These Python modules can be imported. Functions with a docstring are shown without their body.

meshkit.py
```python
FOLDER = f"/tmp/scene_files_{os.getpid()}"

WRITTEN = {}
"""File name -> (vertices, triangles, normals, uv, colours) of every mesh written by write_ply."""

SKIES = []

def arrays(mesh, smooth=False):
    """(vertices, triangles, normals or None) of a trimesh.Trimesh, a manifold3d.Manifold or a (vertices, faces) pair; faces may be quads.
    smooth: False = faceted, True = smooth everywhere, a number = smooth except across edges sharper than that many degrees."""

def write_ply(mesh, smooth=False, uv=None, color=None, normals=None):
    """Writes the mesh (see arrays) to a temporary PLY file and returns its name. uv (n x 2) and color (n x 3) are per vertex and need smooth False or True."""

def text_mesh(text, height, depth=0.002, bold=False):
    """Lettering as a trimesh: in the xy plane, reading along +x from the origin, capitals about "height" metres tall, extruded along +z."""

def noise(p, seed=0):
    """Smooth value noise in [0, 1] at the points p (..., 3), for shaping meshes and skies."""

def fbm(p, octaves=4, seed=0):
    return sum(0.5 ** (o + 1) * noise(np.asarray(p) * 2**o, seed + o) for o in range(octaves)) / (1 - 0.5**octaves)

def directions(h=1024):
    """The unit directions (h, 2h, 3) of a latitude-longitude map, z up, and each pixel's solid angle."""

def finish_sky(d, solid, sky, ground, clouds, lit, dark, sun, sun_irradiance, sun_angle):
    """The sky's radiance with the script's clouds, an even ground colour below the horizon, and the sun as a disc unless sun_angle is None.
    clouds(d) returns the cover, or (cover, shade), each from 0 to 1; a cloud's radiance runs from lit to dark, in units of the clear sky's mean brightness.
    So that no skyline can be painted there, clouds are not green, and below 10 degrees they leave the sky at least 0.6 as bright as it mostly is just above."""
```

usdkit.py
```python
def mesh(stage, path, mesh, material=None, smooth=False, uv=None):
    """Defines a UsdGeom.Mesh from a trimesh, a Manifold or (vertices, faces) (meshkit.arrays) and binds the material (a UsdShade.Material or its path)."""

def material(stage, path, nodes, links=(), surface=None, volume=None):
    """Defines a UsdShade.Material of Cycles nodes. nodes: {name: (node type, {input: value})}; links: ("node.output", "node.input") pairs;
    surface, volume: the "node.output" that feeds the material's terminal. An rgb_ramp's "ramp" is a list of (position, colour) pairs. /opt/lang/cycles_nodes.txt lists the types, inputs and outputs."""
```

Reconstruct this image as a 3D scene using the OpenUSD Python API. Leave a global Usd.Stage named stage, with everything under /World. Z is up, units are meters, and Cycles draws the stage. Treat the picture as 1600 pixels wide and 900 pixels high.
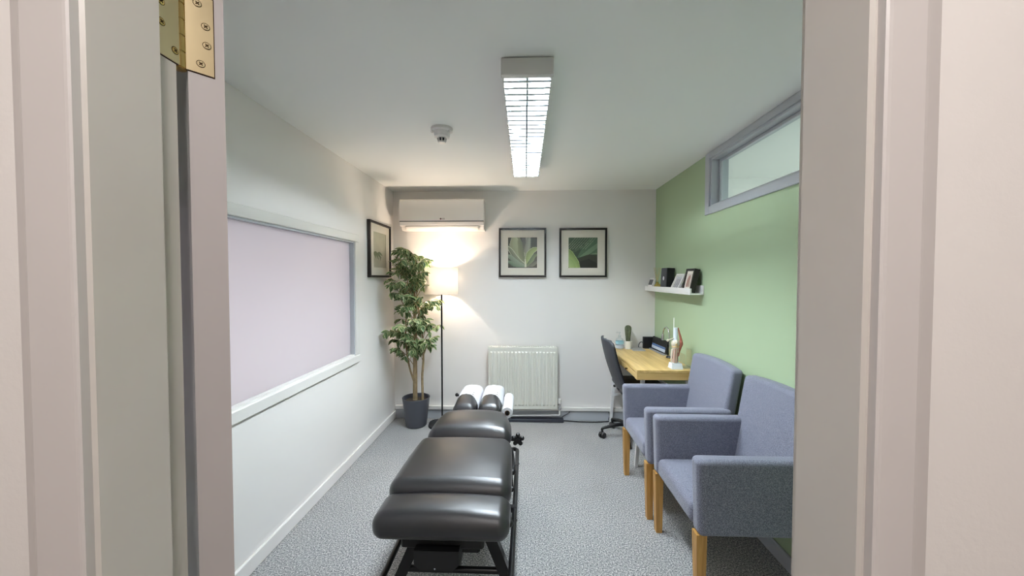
import math, random
import numpy as np
import trimesh
import manifold3d as m3
from shapely.geometry import Polygon, box as sbox
import usdkit, meshkit
from pxr import Usd, UsdGeom, UsdLux, UsdShade, Gf, Sdf, Vt

stage = Usd.Stage.CreateInMemory()
UsdGeom.SetStageUpAxis(stage, 'Z')
UsdGeom.SetStageMetersPerUnit(stage, 1.0)
WORLD = UsdGeom.Xform.Define(stage, '/World')
stage.SetDefaultPrim(WORLD.GetPrim())
UsdGeom.Scope.Define(stage, '/World/Looks')
PI = math.pi

# ------------------------------------------------------------------ camera, exposure, sky, area lights
CAM = UsdGeom.Camera.Define(stage, '/World/camera')
CAM.CreateHorizontalApertureAttr(36.0)
CAM.CreateVerticalApertureAttr(20.25)
CAM.CreateFocalLengthAttr(36.0 * 570.0 / 1600.0)
CAM.CreateClippingRangeAttr(Gf.Vec2f(0.03, 100.0))
CAM.AddTranslateOp().Set(Gf.Vec3d(0, 0, 1.5))
CAM.AddRotateZOp().Set(2.01)
CAM.AddRotateXOp().Set(90.0 - 1.5)
CAM.CreateExposureAttr(0.6)

TUBE_POWER = 200.0          # fluorescent tubes
LAMP_POWER = 310.0          # floor lamp bulb
CORRIDOR_POWER = 36.0       # opal ceiling light in the corridor
NEXT_ROOM_POWER = 27.0      # opal ceiling light in the room behind the clerestory
dome = UsdLux.DomeLight.Define(stage, '/World/overcast_sky')
dome.CreateColorAttr(Gf.Vec3f(1.0, 0.91, 0.94))
dome.CreateIntensityAttr(0.32)

# ------------------------------------------------------------------ helpers
def srgb(r, g, b):
    def f(c):
        c /= 255.0
        return c / 12.92 if c <= 0.04045 else ((c + 0.055) / 1.055) ** 2.4
    return (f(r), f(g), f(b))

used, origin, XF = {}, {}, None
def numbered(parent, name):
    k = used.get((parent, name), 0)
    used[(parent, name)] = k + 1
    return parent + '/' + (name if k == 0 else '%s_%03d' % (name, k))

def data(p, label=None, cat=None, group=None, kind=None):
    for k, v in (('label', label), ('category', cat), ('group', group), ('kind', kind)):
        if v:
            p.SetCustomDataByKey(k, v)
    return p

def thing(name, label, cat, loc=(0, 0, 0), group=None, kind=None):
    x = UsdGeom.Xform.Define(stage, numbered('/World', name))
    x.AddTranslateOp().Set(Gf.Vec3d(*map(float, loc)))
    origin[str(x.GetPath())] = np.array(loc, float)
    return data(x.GetPrim(), label, cat, group, kind)

def tri(m):
    v, f, _ = meshkit.arrays(m)
    return trimesh.Trimesh(v, f, process=False)

def obj(name, mesh, material, parent=None, smooth=30, paint=None, label=None):
    """One Mesh prim. The mesh is given in world space and is moved into its parent's frame."""
    pp = '/World' if parent is None else str(parent.GetPath())
    path = numbered(pp, name)
    v, f, _ = meshkit.arrays(mesh)
    if XF is not None:
        v = XF(np.array(v))
    o = origin.get(pp, np.zeros(3))
    origin[path] = o
    m = usdkit.mesh(stage, path, trimesh.Trimesh(v - o, f, process=False), M[material], smooth=smooth if paint is None else False)
    if paint is not None:
        UsdGeom.PrimvarsAPI(m).CreatePrimvar('paint', Sdf.ValueTypeNames.Color3fArray, 'vertex').Set(Vt.Vec3fArray.FromNumpy(np.asarray(paint, np.float32)))
    if label:
        m.GetPrim().SetCustomDataByKey('label', label)
    return m.GetPrim()

def tag(p, label, cat, group=None, kind=None):
    return data(p, label, cat, group, kind)

def struct(name, mesh, material, label, cat, smooth=30):
    return data(obj(name, mesh, material, None, smooth), label, cat, None, 'structure')

def cat_(*ms):
    return trimesh.util.concatenate([tri(m) for m in ms])

def bx(x0, x1, y0, y1, z0, z1, b=0.0):
    """Box with chamfered edges."""
    b = min(b, (x1 - x0) * .45, (y1 - y0) * .45, (z1 - z0) * .45)
    if b <= 0:
        m = trimesh.creation.box([x1 - x0, y1 - y0, z1 - z0])
        m.apply_translation([(x0 + x1) / 2, (y0 + y1) / 2, (z0 + z1) / 2])
        return m
    P = []
    for x, sx in ((x0, 1), (x1, -1)):
        for y, sy in ((y0, 1), (y1, -1)):
            for z, sz in ((z0, 1), (z1, -1)):
                P += [(x + sx * b, y + sy * b, z), (x + sx * b, y, z + sz * b), (x, y + sy * b, z + sz * b)]
    return tri(m3.Manifold.hull_points(np.array(P)))

def hull(P):
    return tri(m3.Manifold.hull_points(np.array(P, float)))

def axis_coords(h, r, n, k):
    a = np.tan(np.linspace(0, PI / 4, k + 1)) * r
    return np.unique(np.round(np.concatenate([-(h - r) - a[::-1], np.linspace(-(h - r), h - r, n + 1), (h - r) + a]), 6))

def pad(x0, x1, y0, y1, z0, z1, r, crown=0.0, n=8, k=4, power=2.0, warp=None):
    """Rounded box on a grid, with its top swollen by crown: cushions and upholstery."""
    h = np.array([x1 - x0, y1 - y0, z1 - z0]) / 2
    c = np.array([x0 + x1, y0 + y1, z0 + z1]) / 2
    r = min(r, *(h * .98))
    A = [axis_coords(h[i], r, n, k) for i in range(3)]
    V, Fc, off = [], [], 0
    for ax in range(3):
        u, w = [i for i in range(3) if i != ax]
        for s in (-1, 1):
            g, q = np.meshgrid(A[u], A[w], indexing='ij')
            p = np.zeros(g.shape + (3,))
            p[..., u], p[..., w], p[..., ax] = g, q, s * h[ax]
            a, b = g.shape
            idx = np.arange(a * b).reshape(a, b) + off
            f = np.stack([idx[:-1, :-1], idx[1:, :-1], idx[1:, 1:], idx[:-1, 1:]], -1).reshape(-1, 4)
            if (s < 0) != (ax == 1):
                f = f[:, ::-1]
            V.append(p.reshape(-1, 3)); Fc.append(f); off += a * b
    V, Fc = np.vstack(V), np.vstack(Fc)
    cl = np.clip(V, -(h - r), h - r)
    d = V - cl
    ln = np.linalg.norm(d, axis=1, keepdims=True)
    P = cl + d / np.maximum(ln, 1e-9) * r
    if crown:
        e = np.clip(1 - np.abs(P[:, 0] / h[0]) ** power, 0, 1) * np.clip(1 - np.abs(P[:, 1] / h[1]) ** power, 0, 1)
        P[:, 2] += crown * e * np.clip((P[:, 2] / h[2] + 1) / 2, 0, 1)
    if warp is not None:
        P = warp(P, h)
    P = P + c
    m = trimesh.Trimesh(P, np.vstack([Fc[:, [0, 1, 2]], Fc[:, [0, 2, 3]]]), process=False)
    m.merge_vertices(digits_vertex=6)
    return m

def smooth_path(P, n=6):
    P = np.array(P, float)
    if len(P) < 3:
        return P
    E = np.vstack([2 * P[0] - P[1], P, 2 * P[-1] - P[-2]])
    out = []
    for i in range(1, len(E) - 2):
        for t in np.linspace(0, 1, n, endpoint=False):
            a, b, c, d = E[i - 1], E[i], E[i + 1], E[i + 2]
            out.append(.5 * (2 * b + (c - a) * t + (2 * a - 5 * b + 4 * c - d) * t * t + (3 * b - a - 3 * c + d) * t ** 3))
    return np.array(out + [P[-1]])

def tube(P, r, seg=12, curved=False, n=6):
    P = smooth_path(P, n) if curved else np.array(P, float)
    r = np.broadcast_to(np.asarray(r, float), (len(P),)) if np.ndim(r) == 0 else np.interp(np.linspace(0, 1, len(P)), np.linspace(0, 1, len(r)), r)
    T = np.gradient(P, axis=0); T /= np.linalg.norm(T, axis=1, keepdims=True)
    up = np.array([0, 0, 1.0]) if abs(T[0][2]) < .9 else np.array([1.0, 0, 0])
    u = np.cross(T[0], up); u /= np.linalg.norm(u)
    V, Fc = [], []
    a = np.linspace(0, 2 * PI, seg, endpoint=False)
    for i in range(len(P)):
        u = u - T[i] * (u @ T[i]); u /= np.linalg.norm(u)
        w = np.cross(T[i], u)
        V.append(P[i] + r[i] * (np.cos(a)[:, None] * u + np.sin(a)[:, None] * w))
    V = np.vstack(V + [P[:1], P[-1:]])
    for i in range(len(P) - 1):
        for j in range(seg):
            p, q = i * seg + j, i * seg + (j + 1) % seg
            Fc += [(p, q, q + seg), (p, q + seg, p + seg)]
    e0, e1, L = len(V) - 2, len(V) - 1, (len(P) - 1) * seg
    for j in range(seg):
        Fc += [(e0, (j + 1) % seg, j), (e1, L + j, L + (j + 1) % seg)]
    return trimesh.Trimesh(V, Fc, process=False)

def cyl(a, b, r, seg=20):
    return tube([a, b], r, seg)

def lathe(profile, at=(0, 0, 0), seg=32, axis='z'):
    m = trimesh.creation.revolve(np.array(profile, float), sections=seg)
    if axis == 'y':
        m.apply_transform(trimesh.transformations.rotation_matrix(-PI / 2, [1, 0, 0]))
    elif axis == 'x':
        m.apply_transform(trimesh.transformations.rotation_matrix(PI / 2, [0, 1, 0]))
    m.apply_translation(at)
    return m

def prism(poly, t0, t1, axes='xyz'):
    """Polygon in the first two named axes, extruded from t0 to t1 along the third."""
    p = poly if isinstance(poly, Polygon) else Polygon(poly)
    m = trimesh.creation.extrude_polygon(p, t1 - t0, engine='earcut')
    v = np.array(m.vertices); v[:, 2] += t0
    out = np.zeros_like(v)
    for i, a in enumerate(axes):
        out[:, 'xyz'.index(a)] = v[:, i]
    m = trimesh.Trimesh(out, m.faces, process=False)
    if m.volume < 0:
        m.invert()
    return m

def sphere(c, r, n=2, scale=(1, 1, 1)):
    m = trimesh.creation.icosphere(n, r)
    m.apply_scale(scale); m.apply_translation(c)
    return m

def turn(m, deg, axis, point):
    m = tri(m)
    m.apply_transform(trimesh.transformations.rotation_matrix(math.radians(deg), axis, point))
    return m

# ------------------------------------------------------------------ materials
M = {}
def plain(name, col, rough=.5, metal=0.0, bump=0.0, scale=80.0, vary=0.0, vscale=3.0, **kw):
    nodes = {'p': ('principled_bsdf', dict(base_color=col, roughness=rough, metallic=metal, **kw)), 'g': ('geometry', {})}
    links = []
    if vary:
        nodes['n1'] = ('noise_texture', {'scale': vscale, 'detail': 3.0})
        nodes['r1'] = ('rgb_ramp', {'ramp': [(.3, tuple(c * (1 - vary) for c in col)), (.7, tuple(min(1, c * (1 + vary)) for c in col))]})
        links += [('g.position', 'n1.vector'), ('n1.fac', 'r1.fac'), ('r1.color', 'p.base_color')]
    if bump:
        nodes['n2'] = ('noise_texture', {'scale': scale, 'detail': 3.0})
        nodes['b'] = ('bump', {'strength': bump, 'distance': .002})
        links += [('g.position', 'n2.vector'), ('n2.fac', 'b.height'), ('b.normal', 'p.normal')]
    M[name] = usdkit.material(stage, '/World/Looks/' + name, nodes, links, surface='p.BSDF')

plain('white_wall', srgb(238, 235, 232), .75, bump=.12, scale=140)
plain('green_wall', srgb(174, 194, 158), .7, bump=.12, scale=140)
plain('ceiling_paint', srgb(246, 247, 244), .85, bump=.1, scale=60)
plain('corridor_paint', srgb(228, 222, 217), .6, bump=.15, scale=120)
plain('gloss_paint', srgb(205, 198, 190), .32, bump=.06, scale=35, vary=.02, vscale=6)
plain('arch_paint', srgb(204, 197, 193), .4, bump=.06, scale=35)
plain('door_paint', srgb(186, 178, 176), .4, bump=.06, scale=35)
plain('trim_white', srgb(236, 234, 230), .35)
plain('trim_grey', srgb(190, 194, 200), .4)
plain('white_plastic', srgb(236, 234, 230), .35)
plain('aircon_white', srgb(238, 232, 226), .35)
plain('grey_plastic', srgb(150, 150, 150), .4)
plain('black_plastic', srgb(20, 20, 23), .42)
plain('matt_black', srgb(10, 10, 12), .6)
plain('dark_grey', srgb(58, 60, 66), .5)
plain('strip_grey', srgb(50, 52, 62), .7)
plain('pot_grey', srgb(70, 72, 80), .42)
plain('soil', srgb(52, 42, 34), .95, bump=1.0, scale=120)
plain('bark', srgb(150, 130, 98), .8, bump=.8, scale=90, vary=.25, vscale=30)
plain('black_steel', srgb(20, 20, 22), .28)
plain('chrome', srgb(205, 205, 208), .15, metal=1.0)
plain('white_steel', srgb(232, 232, 232), .35)
plain('radiator_white', srgb(226, 226, 216), .3)
plain('brass', srgb(220, 188, 120), .2, metal=1.0, bump=.05, scale=40)
plain('brass_pale', srgb(218, 199, 160), .34, metal=1.0, bump=.08, scale=60)
plain('brass_dark', srgb(70, 52, 24), .4, metal=.6)
plain('dark_mortise', srgb(58, 38, 26), .8)
plain('black_frame', srgb(30, 25, 24), .35)
plain('mat_board', srgb(226, 220, 208), .85)
plain('paper', srgb(226, 227, 232), .8)
plain('card_core', srgb(120, 100, 80), .9)
plain('leather', srgb(17, 17, 22), .40, bump=.08, scale=320, specular_ior_level=.8, coat_weight=.4, coat_roughness=.38)
plain('bone', srgb(226, 218, 200), .45)
plain('bone_joint', srgb(216, 190, 140), .45)
plain('muscle', srgb(176, 104, 84), .45)
plain('acrylic_white', srgb(232, 240, 246), .2)
plain('cactus', srgb(86, 94, 72), .6, bump=.4, scale=200, vary=.2, vscale=60)
plain('label_blue', srgb(160, 208, 220), .5)
plain('lcd', srgb(84, 88, 92), .3)
plain('reed', srgb(206, 192, 140), .8)
plain('amber', srgb(168, 150, 70), .2)
plain('screen_blue', srgb(96, 122, 168), .2)
plain('screen_pale', srgb(196, 206, 220), .25)
plain('silver', srgb(190, 190, 194), .3, metal=.5)
plain('red_line', srgb(206, 130, 112), .5)
plain('logo', srgb(120, 90, 90), .5)
plain('louvre', srgb(176, 188, 194), .55)
plain('reflector', srgb(230, 235, 238), .3)
plain('fixture_white', srgb(222, 220, 214), .45)

# carpet: loop pile in mixed greys
M['carpet'] = usdkit.material(stage, '/World/Looks/carpet', {
    'g': ('geometry', {}),
    'n': ('noise_texture', {'scale': 135.0, 'detail': 2.0, 'roughness': .6}),
    'r': ('rgb_ramp', {'ramp': [(.28, srgb(70, 72, 76)), (.44, srgb(139, 140, 142)), (.56, srgb(176, 176, 175)), (.72, srgb(238, 236, 232))]}),
    'w': ('noise_texture', {'scale': 2.5, 'detail': 2.0}),
    'wr': ('rgb_ramp', {'ramp': [(.3, (.9, .9, .9)), (.7, (1, 1, 1))]}),
    'm': ('mix_color', {'blend_type': 'multiply', 'fac': 1.0}),
    'b': ('bump', {'strength': .4, 'distance': .003}),
    'p': ('principled_bsdf', {'roughness': .95, 'specular_ior_level': .1, 'sheen_weight': .2}),
}, [('g.position', 'n.vector'), ('g.position', 'w.vector'), ('n.fac', 'r.fac'), ('w.fac', 'wr.fac'), ('r.color', 'm.a'), ('wr.color', 'm.b'), ('m.result', 'p.base_color'),
    ('n.fac', 'b.height'), ('b.normal', 'p.normal')], surface='p.BSDF')

# chair cloth: blue-grey melange weave
M['cloth'] = usdkit.material(stage, '/World/Looks/cloth', {
    't': ('texture_coordinate', {}),
    'n': ('noise_texture', {'scale': 330.0, 'detail': 2.0}),
    'r': ('rgb_ramp', {'ramp': [(.3, srgb(88, 91, 106)), (.5, srgb(123, 125, 141)), (.7, srgb(159, 160, 174))]}),
    'b': ('bump', {'strength': .25, 'distance': .002}),
    'p': ('principled_bsdf', {'roughness': .9, 'sheen_weight': .25, 'sheen_roughness': .5, 'specular_ior_level': .2}),
}, [('t.object', 'n.vector'), ('n.fac', 'r.fac'), ('r.color', 'p.base_color'), ('n.fac', 'b.height'), ('b.normal', 'p.normal')], surface='p.BSDF')

def wood(name, a, b, scale, rough=.4):
    M[name] = usdkit.material(stage, '/World/Looks/' + name, {
        't': ('texture_coordinate', {}),
        'mp': ('mapping', {'scale': scale}),
        'n': ('noise_texture', {'scale': 1.0, 'detail': 4.0, 'roughness': .6, 'distortion': .6}),
        'r': ('rgb_ramp', {'ramp': [(.3, a), (.55, b), (.75, tuple(min(1, c * 1.15) for c in b))]}),
        'p': ('principled_bsdf', {'roughness': rough}),
    }, [('t.object', 'mp.vector'), ('mp.vector', 'n.vector'), ('n.fac', 'r.fac'), ('r.color', 'p.base_color')], surface='p.BSDF')
wood('oak_leg', srgb(168, 120, 56), srgb(200, 152, 84), (60, 60, 4))
wood('desk_wood_across', srgb(204, 166, 98), srgb(222, 188, 122), (2.2, 28, 28), .35)
wood('desk_wood', srgb(204, 166, 98), srgb(222, 188, 122), (28, 2.2, 28), .35)

# painted prints, leaves
M['print'] = usdkit.material(stage, '/World/Looks/print', {
    'a': ('attribute', {'attribute': 'paint'}), 'p': ('principled_bsdf', {'roughness': .35})},
    [('a.color', 'p.base_color')], surface='p.BSDF')
M['leaf'] = usdkit.material(stage, '/World/Looks/leaf', {
    'a': ('attribute', {'attribute': 'paint'}), 'p': ('principled_bsdf', {'roughness': .45}),
    't': ('translucent_bsdf', {}), 'm': ('mix_closure', {'fac': .22})},
    [('a.color', 'p.base_color'), ('a.color', 't.color'), ('p.BSDF', 'm.closure1'), ('t.BSDF', 'm.closure2')], surface='m.closure')

# lamps, glass
def glow(name, col, k):
    M[name] = usdkit.material(stage, '/World/Looks/' + name, {'e': ('emission', {'color': col, 'strength': k})}, [], surface='e.emission')
glow('tube_glow', (.90, 1.0, 1.08), TUBE_POWER)
glow('bulb_glow', (1.0, .80, .63), LAMP_POWER)
glow('corridor_glow', (1.0, .955, .945), CORRIDOR_POWER)
glow('next_glow', (.86, 1.0, .98), NEXT_ROOM_POWER)
M['frosted'] = usdkit.material(stage, '/World/Looks/frosted', {
    't': ('translucent_bsdf', {'color': (.92, .90, .93)}), 'd': ('diffuse_bsdf', {'color': (.9, .88, .9)}), 'm': ('mix_closure', {'fac': .25}),
    'gl': ('glossy_bsdf', {'roughness': .35}), 'fr': ('fresnel', {'IOR': 1.35}), 'm2': ('mix_closure', {})},
    [('t.BSDF', 'm.closure1'), ('d.BSDF', 'm.closure2'), ('m.closure', 'm2.closure1'), ('gl.BSDF', 'm2.closure2'), ('fr.fac', 'm2.fac')], surface='m2.closure')
M['pane_glass'] = usdkit.material(stage, '/World/Looks/pane_glass', {
    't': ('transparent_bsdf', {'color': (.93, .97, .96)}), 'gl': ('glossy_bsdf', {'roughness': .0}), 'fr': ('layer_weight', {'blend': .5}), 'm': ('mix_closure', {}),
    'pw': ('math', {'math_type': 'power', 'value2': 4.0}), 'ad': ('math', {'math_type': 'multiply_add', 'value2': .7, 'value3': .03})},
    [('t.BSDF', 'm.closure1'), ('gl.BSDF', 'm.closure2'), ('fr.facing', 'pw.value1'), ('pw.value', 'ad.value1'), ('ad.value', 'm.fac')], surface='m.closure')
M['clear_plastic'] = usdkit.material(stage, '/World/Looks/clear_plastic', {
    't': ('transparent_bsdf', {'color': (.95, .97, .98)}), 'gl': ('glossy_bsdf', {'roughness': .1}), 'fr': ('layer_weight', {'blend': .14}), 'm': ('mix_closure', {})},
    [('t.BSDF', 'm.closure1'), ('gl.BSDF', 'm.closure2'), ('fr.facing', 'm.fac')], surface='m.closure')
M['lamp_shade'] = usdkit.material(stage, '/World/Looks/lamp_shade', {
    'd': ('diffuse_bsdf', {'color': (.8, .78, .74)}), 't': ('translucent_bsdf', {'color': (.55, .53, .49)}), 'm': ('mix_closure', {'fac': .42})},
    [('d.BSDF', 'm.closure1'), ('t.BSDF', 'm.closure2')], surface='m.closure')

# ------------------------------------------------------------------ room shell
XL, XR, YB, YF, H = -1.40, 1.358, 3.85, 0.475, 2.42
WIN = (0.95, 2.945, 0.865, 1.80)      # left window opening: y0, y1, z0, z1
CLR = (0.90, 2.735, 2.025, 2.375)      # clerestory opening
def holed(yz, holes, x0, x1):
    p = sbox(yz[0], yz[2], yz[1], yz[3])
    for h in holes:
        p = p.difference(sbox(h[0], h[2], h[1], h[3]))
    return prism(p, x0, x1, 'yzx')
struct('floor', bx(-1.55, 4.1, -1.1, 3.97, -.1, 0), 'carpet', 'grey flecked loop-pile carpet', 'floor')
struct('ceiling', bx(-1.55, 4.1, -1.1, 3.97, H, H + .1), 'ceiling_paint', 'white painted ceiling', 'ceiling')
struct('wall_left', holed((YF, 4 - .03, 0, H), [WIN], XL - .15, XL), 'white_wall', 'white wall with the frosted window', 'wall')
struct('wall_back', bx(XL, 4.1, YB, YB + .12, 0, H), 'white_wall', 'white end wall behind radiator and pictures', 'wall')
struct('wall_right', holed((YF, YB, 0, H), [(CLR[0] - .02, CLR[1] + .02, CLR[2] - .02, H)], XR, XR + .12), 'green_wall', 'pale green wall behind the armchairs and desk', 'wall')
fw = sbox(-1.55, 0, 4.1, H).difference(sbox(-.49, -.01, .365, 2.03))
struct('wall_front', prism(fw, .366, YF - .002, 'xzy'), 'corridor_paint', 'pinkish white wall around the doorway', 'wall')
struct('wall_corridor_back', bx(-1.55, 1.6, -1.1, -1.0, 0, H), 'corridor_paint', 'corridor wall behind the viewer', 'wall')
struct('wall_corridor_left', bx(-1.55, -1.45, -1.0, .366, 0, H), 'corridor_paint', 'left end wall of the corridor', 'wall')
struct('wall_corridor_right', bx(1.5, 1.6, -1.0, .366, 0, H), 'corridor_paint', 'right end wall of the corridor', 'wall')
struct('wall_next_room_near', holed((YF, YB, 0, H), [(CLR[0] - .02, CLR[1] + .02, CLR[2] - .02, H)], XR + .1205, XR + .126), 'white_wall', 'white side of the partition in the next room', 'wall')
struct('wall_next_room', bx(4.0, 4.1, YF, YB, 0, H), 'white_wall', 'far white wall of the room behind the green wall', 'wall')
struct('trim_1', bx(XR + .127, 4.0, 3.45, YB, 2.24, H), 'ceiling_paint', 'boxed beam under the ceiling of the next room', 'beam')

struct('baseboard_left', bx(XL, XL + .016, YF, YB, 0, .085, .005), 'white_wall', 'low white skirting along the window wall', 'skirting')
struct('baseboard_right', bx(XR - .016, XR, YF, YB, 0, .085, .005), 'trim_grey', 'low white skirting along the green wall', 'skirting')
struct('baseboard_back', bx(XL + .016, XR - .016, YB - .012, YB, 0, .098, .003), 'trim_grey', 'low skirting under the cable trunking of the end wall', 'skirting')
struct('trim_2', bx(XL + .016, XR - .016, YB - .03, YB, .103, .142, .004), 'trim_white', 'white cable trunking above the skirting of the end wall', 'trunking')

# left window
w = thing('window_1', 'frosted window in a white flat frame on the left wall', 'window', (XL, (WIN[0] + WIN[1]) / 2, WIN[2]), kind='structure')
y0, y1, z0, z1 = WIN
fwid = .062
obj('casing', bx(XL, XL + .016, y0 - fwid, y1 + fwid, z1, z1 + fwid, .004), 'trim_white', w)
obj('casing', bx(XL, XL + .016, y0 - fwid, y0, z0, z1, .004), 'trim_white', w)
obj('casing', bx(XL, XL + .016, y1, y1 + fwid, z0, z1, .004), 'trim_white', w)
obj('sill', bx(XL, XL + .02, y0 - fwid, y1 + fwid, z0 - fwid, z0, .004), 'trim_white', w)
t = .012
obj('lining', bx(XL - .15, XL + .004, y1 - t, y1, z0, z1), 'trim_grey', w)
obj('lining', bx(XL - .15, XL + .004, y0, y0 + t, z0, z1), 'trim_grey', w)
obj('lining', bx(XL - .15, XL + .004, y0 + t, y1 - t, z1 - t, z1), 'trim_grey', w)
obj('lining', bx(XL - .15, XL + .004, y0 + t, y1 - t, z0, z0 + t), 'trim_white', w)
obj('pane', bx(XL - .036, XL - .030, y0 + t, y1 - t, z0 + t, z1 - t), 'frosted', w)

# clerestory window in the green wall
w = thing('window_2', 'clear clerestory window in a grey-white frame high on the green wall', 'window', (XR, 1.8, 2.0), kind='structure')
y0, y1, z0, z1 = CLR
obj('casing', bx(XR - .014, XR, y1, y1 + .06, z0 - .055, H - .001, .003), 'trim_grey', w)
obj('casing', bx(XR - .014, XR, y0 - .06, y0, z0 - .055, H - .001, .003), 'trim_grey', w)
obj('casing', bx(XR - .014, XR, y0, y1, z0 - .055, z0, .003), 'trim_grey', w)
obj('casing', bx(XR - .014, XR, y0, y1, z1, H - .001, .003), 'trim_grey', w)
for a in ((y1 - .014, y1 + .019, z0, H - .001), (y0 - .019, y0 + .014, z0, H - .001), (y0 + .014, y1 - .014, z0 - .019, z0 + .012), (y0 + .014, y1 - .014, z1 - .014, H - .001)):
    obj('lining', bx(XR - .002, XR + .12, *a, .002), 'trim_grey', w)
for a in ((y1 - .034, y1 - .014, z0 + .012, z1 - .014), (y0 + .014, y0 + .034, z0 + .012, z1 - .014), (y0 + .034, y1 - .034, z0 + .012, z0 + .026), (y0 + .034, y1 - .034, z1 - .034, z1 - .014)):
    obj('glazing_bead', bx(XR + .05, XR + .068, *a, .003), 'trim_grey', w)
obj('pane', bx(XR + .07, XR + .075, y0 + .014, y1 - .014, z0 + .012, z1 - .014), 'pane_glass', w)

# doorway: linings and architraves
JL, JR = -.450, .327
left_lining = [(-.49, .362), (JL - .003, .362), (JL, .365), (JL, .442), (JL - .012, .442), (JL - .012, .475), (-.49, .475)]
right_lining = [(.365, .362), (JR + .003, .362), (JR, .365), (JR, .446), (JR + .003, .450), (JR + .018, .450), (JR + .018, .475), (.365, .475)]
struct('trim_3', prism(left_lining, 0, 2.0), 'gloss_paint', 'left door lining with the hinge', 'door lining', smooth=False)
struct('trim_4', prism(right_lining, 0, 2.0), 'gloss_paint', 'right door lining facing the hinge', 'door lining', smooth=False)
struct('trim_5', bx(-.49, .365, .365, .475, 2.0, 2.03), 'gloss_paint', 'head lining of the doorway', 'door lining')
def arch(x_in, s, w_):
    return [(x_in, .3665), (x_in, .354), (x_in + s * .002, .3525), (x_in + s * .005, .352), (x_in + s * (w_ - .022), .352), (x_in + s * (w_ - .018), .3532), (x_in + s * w_, .361), (x_in + s * w_, .3665)]
struct('trim_6', prism(arch(JL - .003, -1, .072), 0, 2.07), 'arch_paint', 'left architrave of the doorway', 'architrave', smooth=False)
struct('trim_7', prism(arch(JR + .005, 1, .057), 0, 2.07), 'arch_paint', 'right architrave of the doorway', 'architrave', smooth=False)
struct('trim_8', bx(JL - .003, JR + .004, .353, .3655, 2.007, 2.07, .004), 'arch_paint', 'head architrave of the doorway', 'architrave')
struct('trim_9', bx(JL - .075, JL - .03, YF - .001, YF + .014, 0, 2.06, .003), 'gloss_paint', 'room side architrave left of the doorway', 'architrave')
struct('trim_10', bx(JR + .040, JR + .085, YF - .001, YF + .014, 0, 2.06, .003), 'gloss_paint', 'room side architrave right of the doorway', 'architrave')

# the door, swung back into the room
A = np.array([-.460, .490]); ang = math.radians(140)
D = np.array([math.cos(ang), math.sin(ang)]); E_ = np.array([-D[1] * -1, -D[0]])
E_ = np.array([math.sin(ang), -math.cos(ang)])
def door_pt(s, t, z):
    p = A + D * s + E_ * t
    return (p[0], p[1], z)
def door_box(s0, s1, t0, t1, z0, z1):
    return hull([door_pt(s, t, z) for s in (s0, s1) for t in (t0, t1) for z in (z0, z1)])
d = thing('door_1', 'off-white painted door swung into the room on a brass hinge', 'door', (A[0], A[1], 0), kind='structure')
obj('leaf', door_box(0, .775, 0, .040, .012, 1.985), 'door_paint', d, smooth=False)
for t0, s in ((.040, 1), (0, -1)):
    hd = obj('door_handle', cat_(cyl(door_pt(.715, t0, 1.0), door_pt(.715, t0 + s * .006, 1.0), .025), cyl(door_pt(.715, t0, 1.0), door_pt(.715, t0 + s * .05, 1.0), .009),
        tube([door_pt(.715, t0 + s * .05, 1.0), door_pt(.68, t0 + s * .052, 1.0), door_pt(.60, t0 + s * .05, 1.0)], .009)), 'brass', d)
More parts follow.
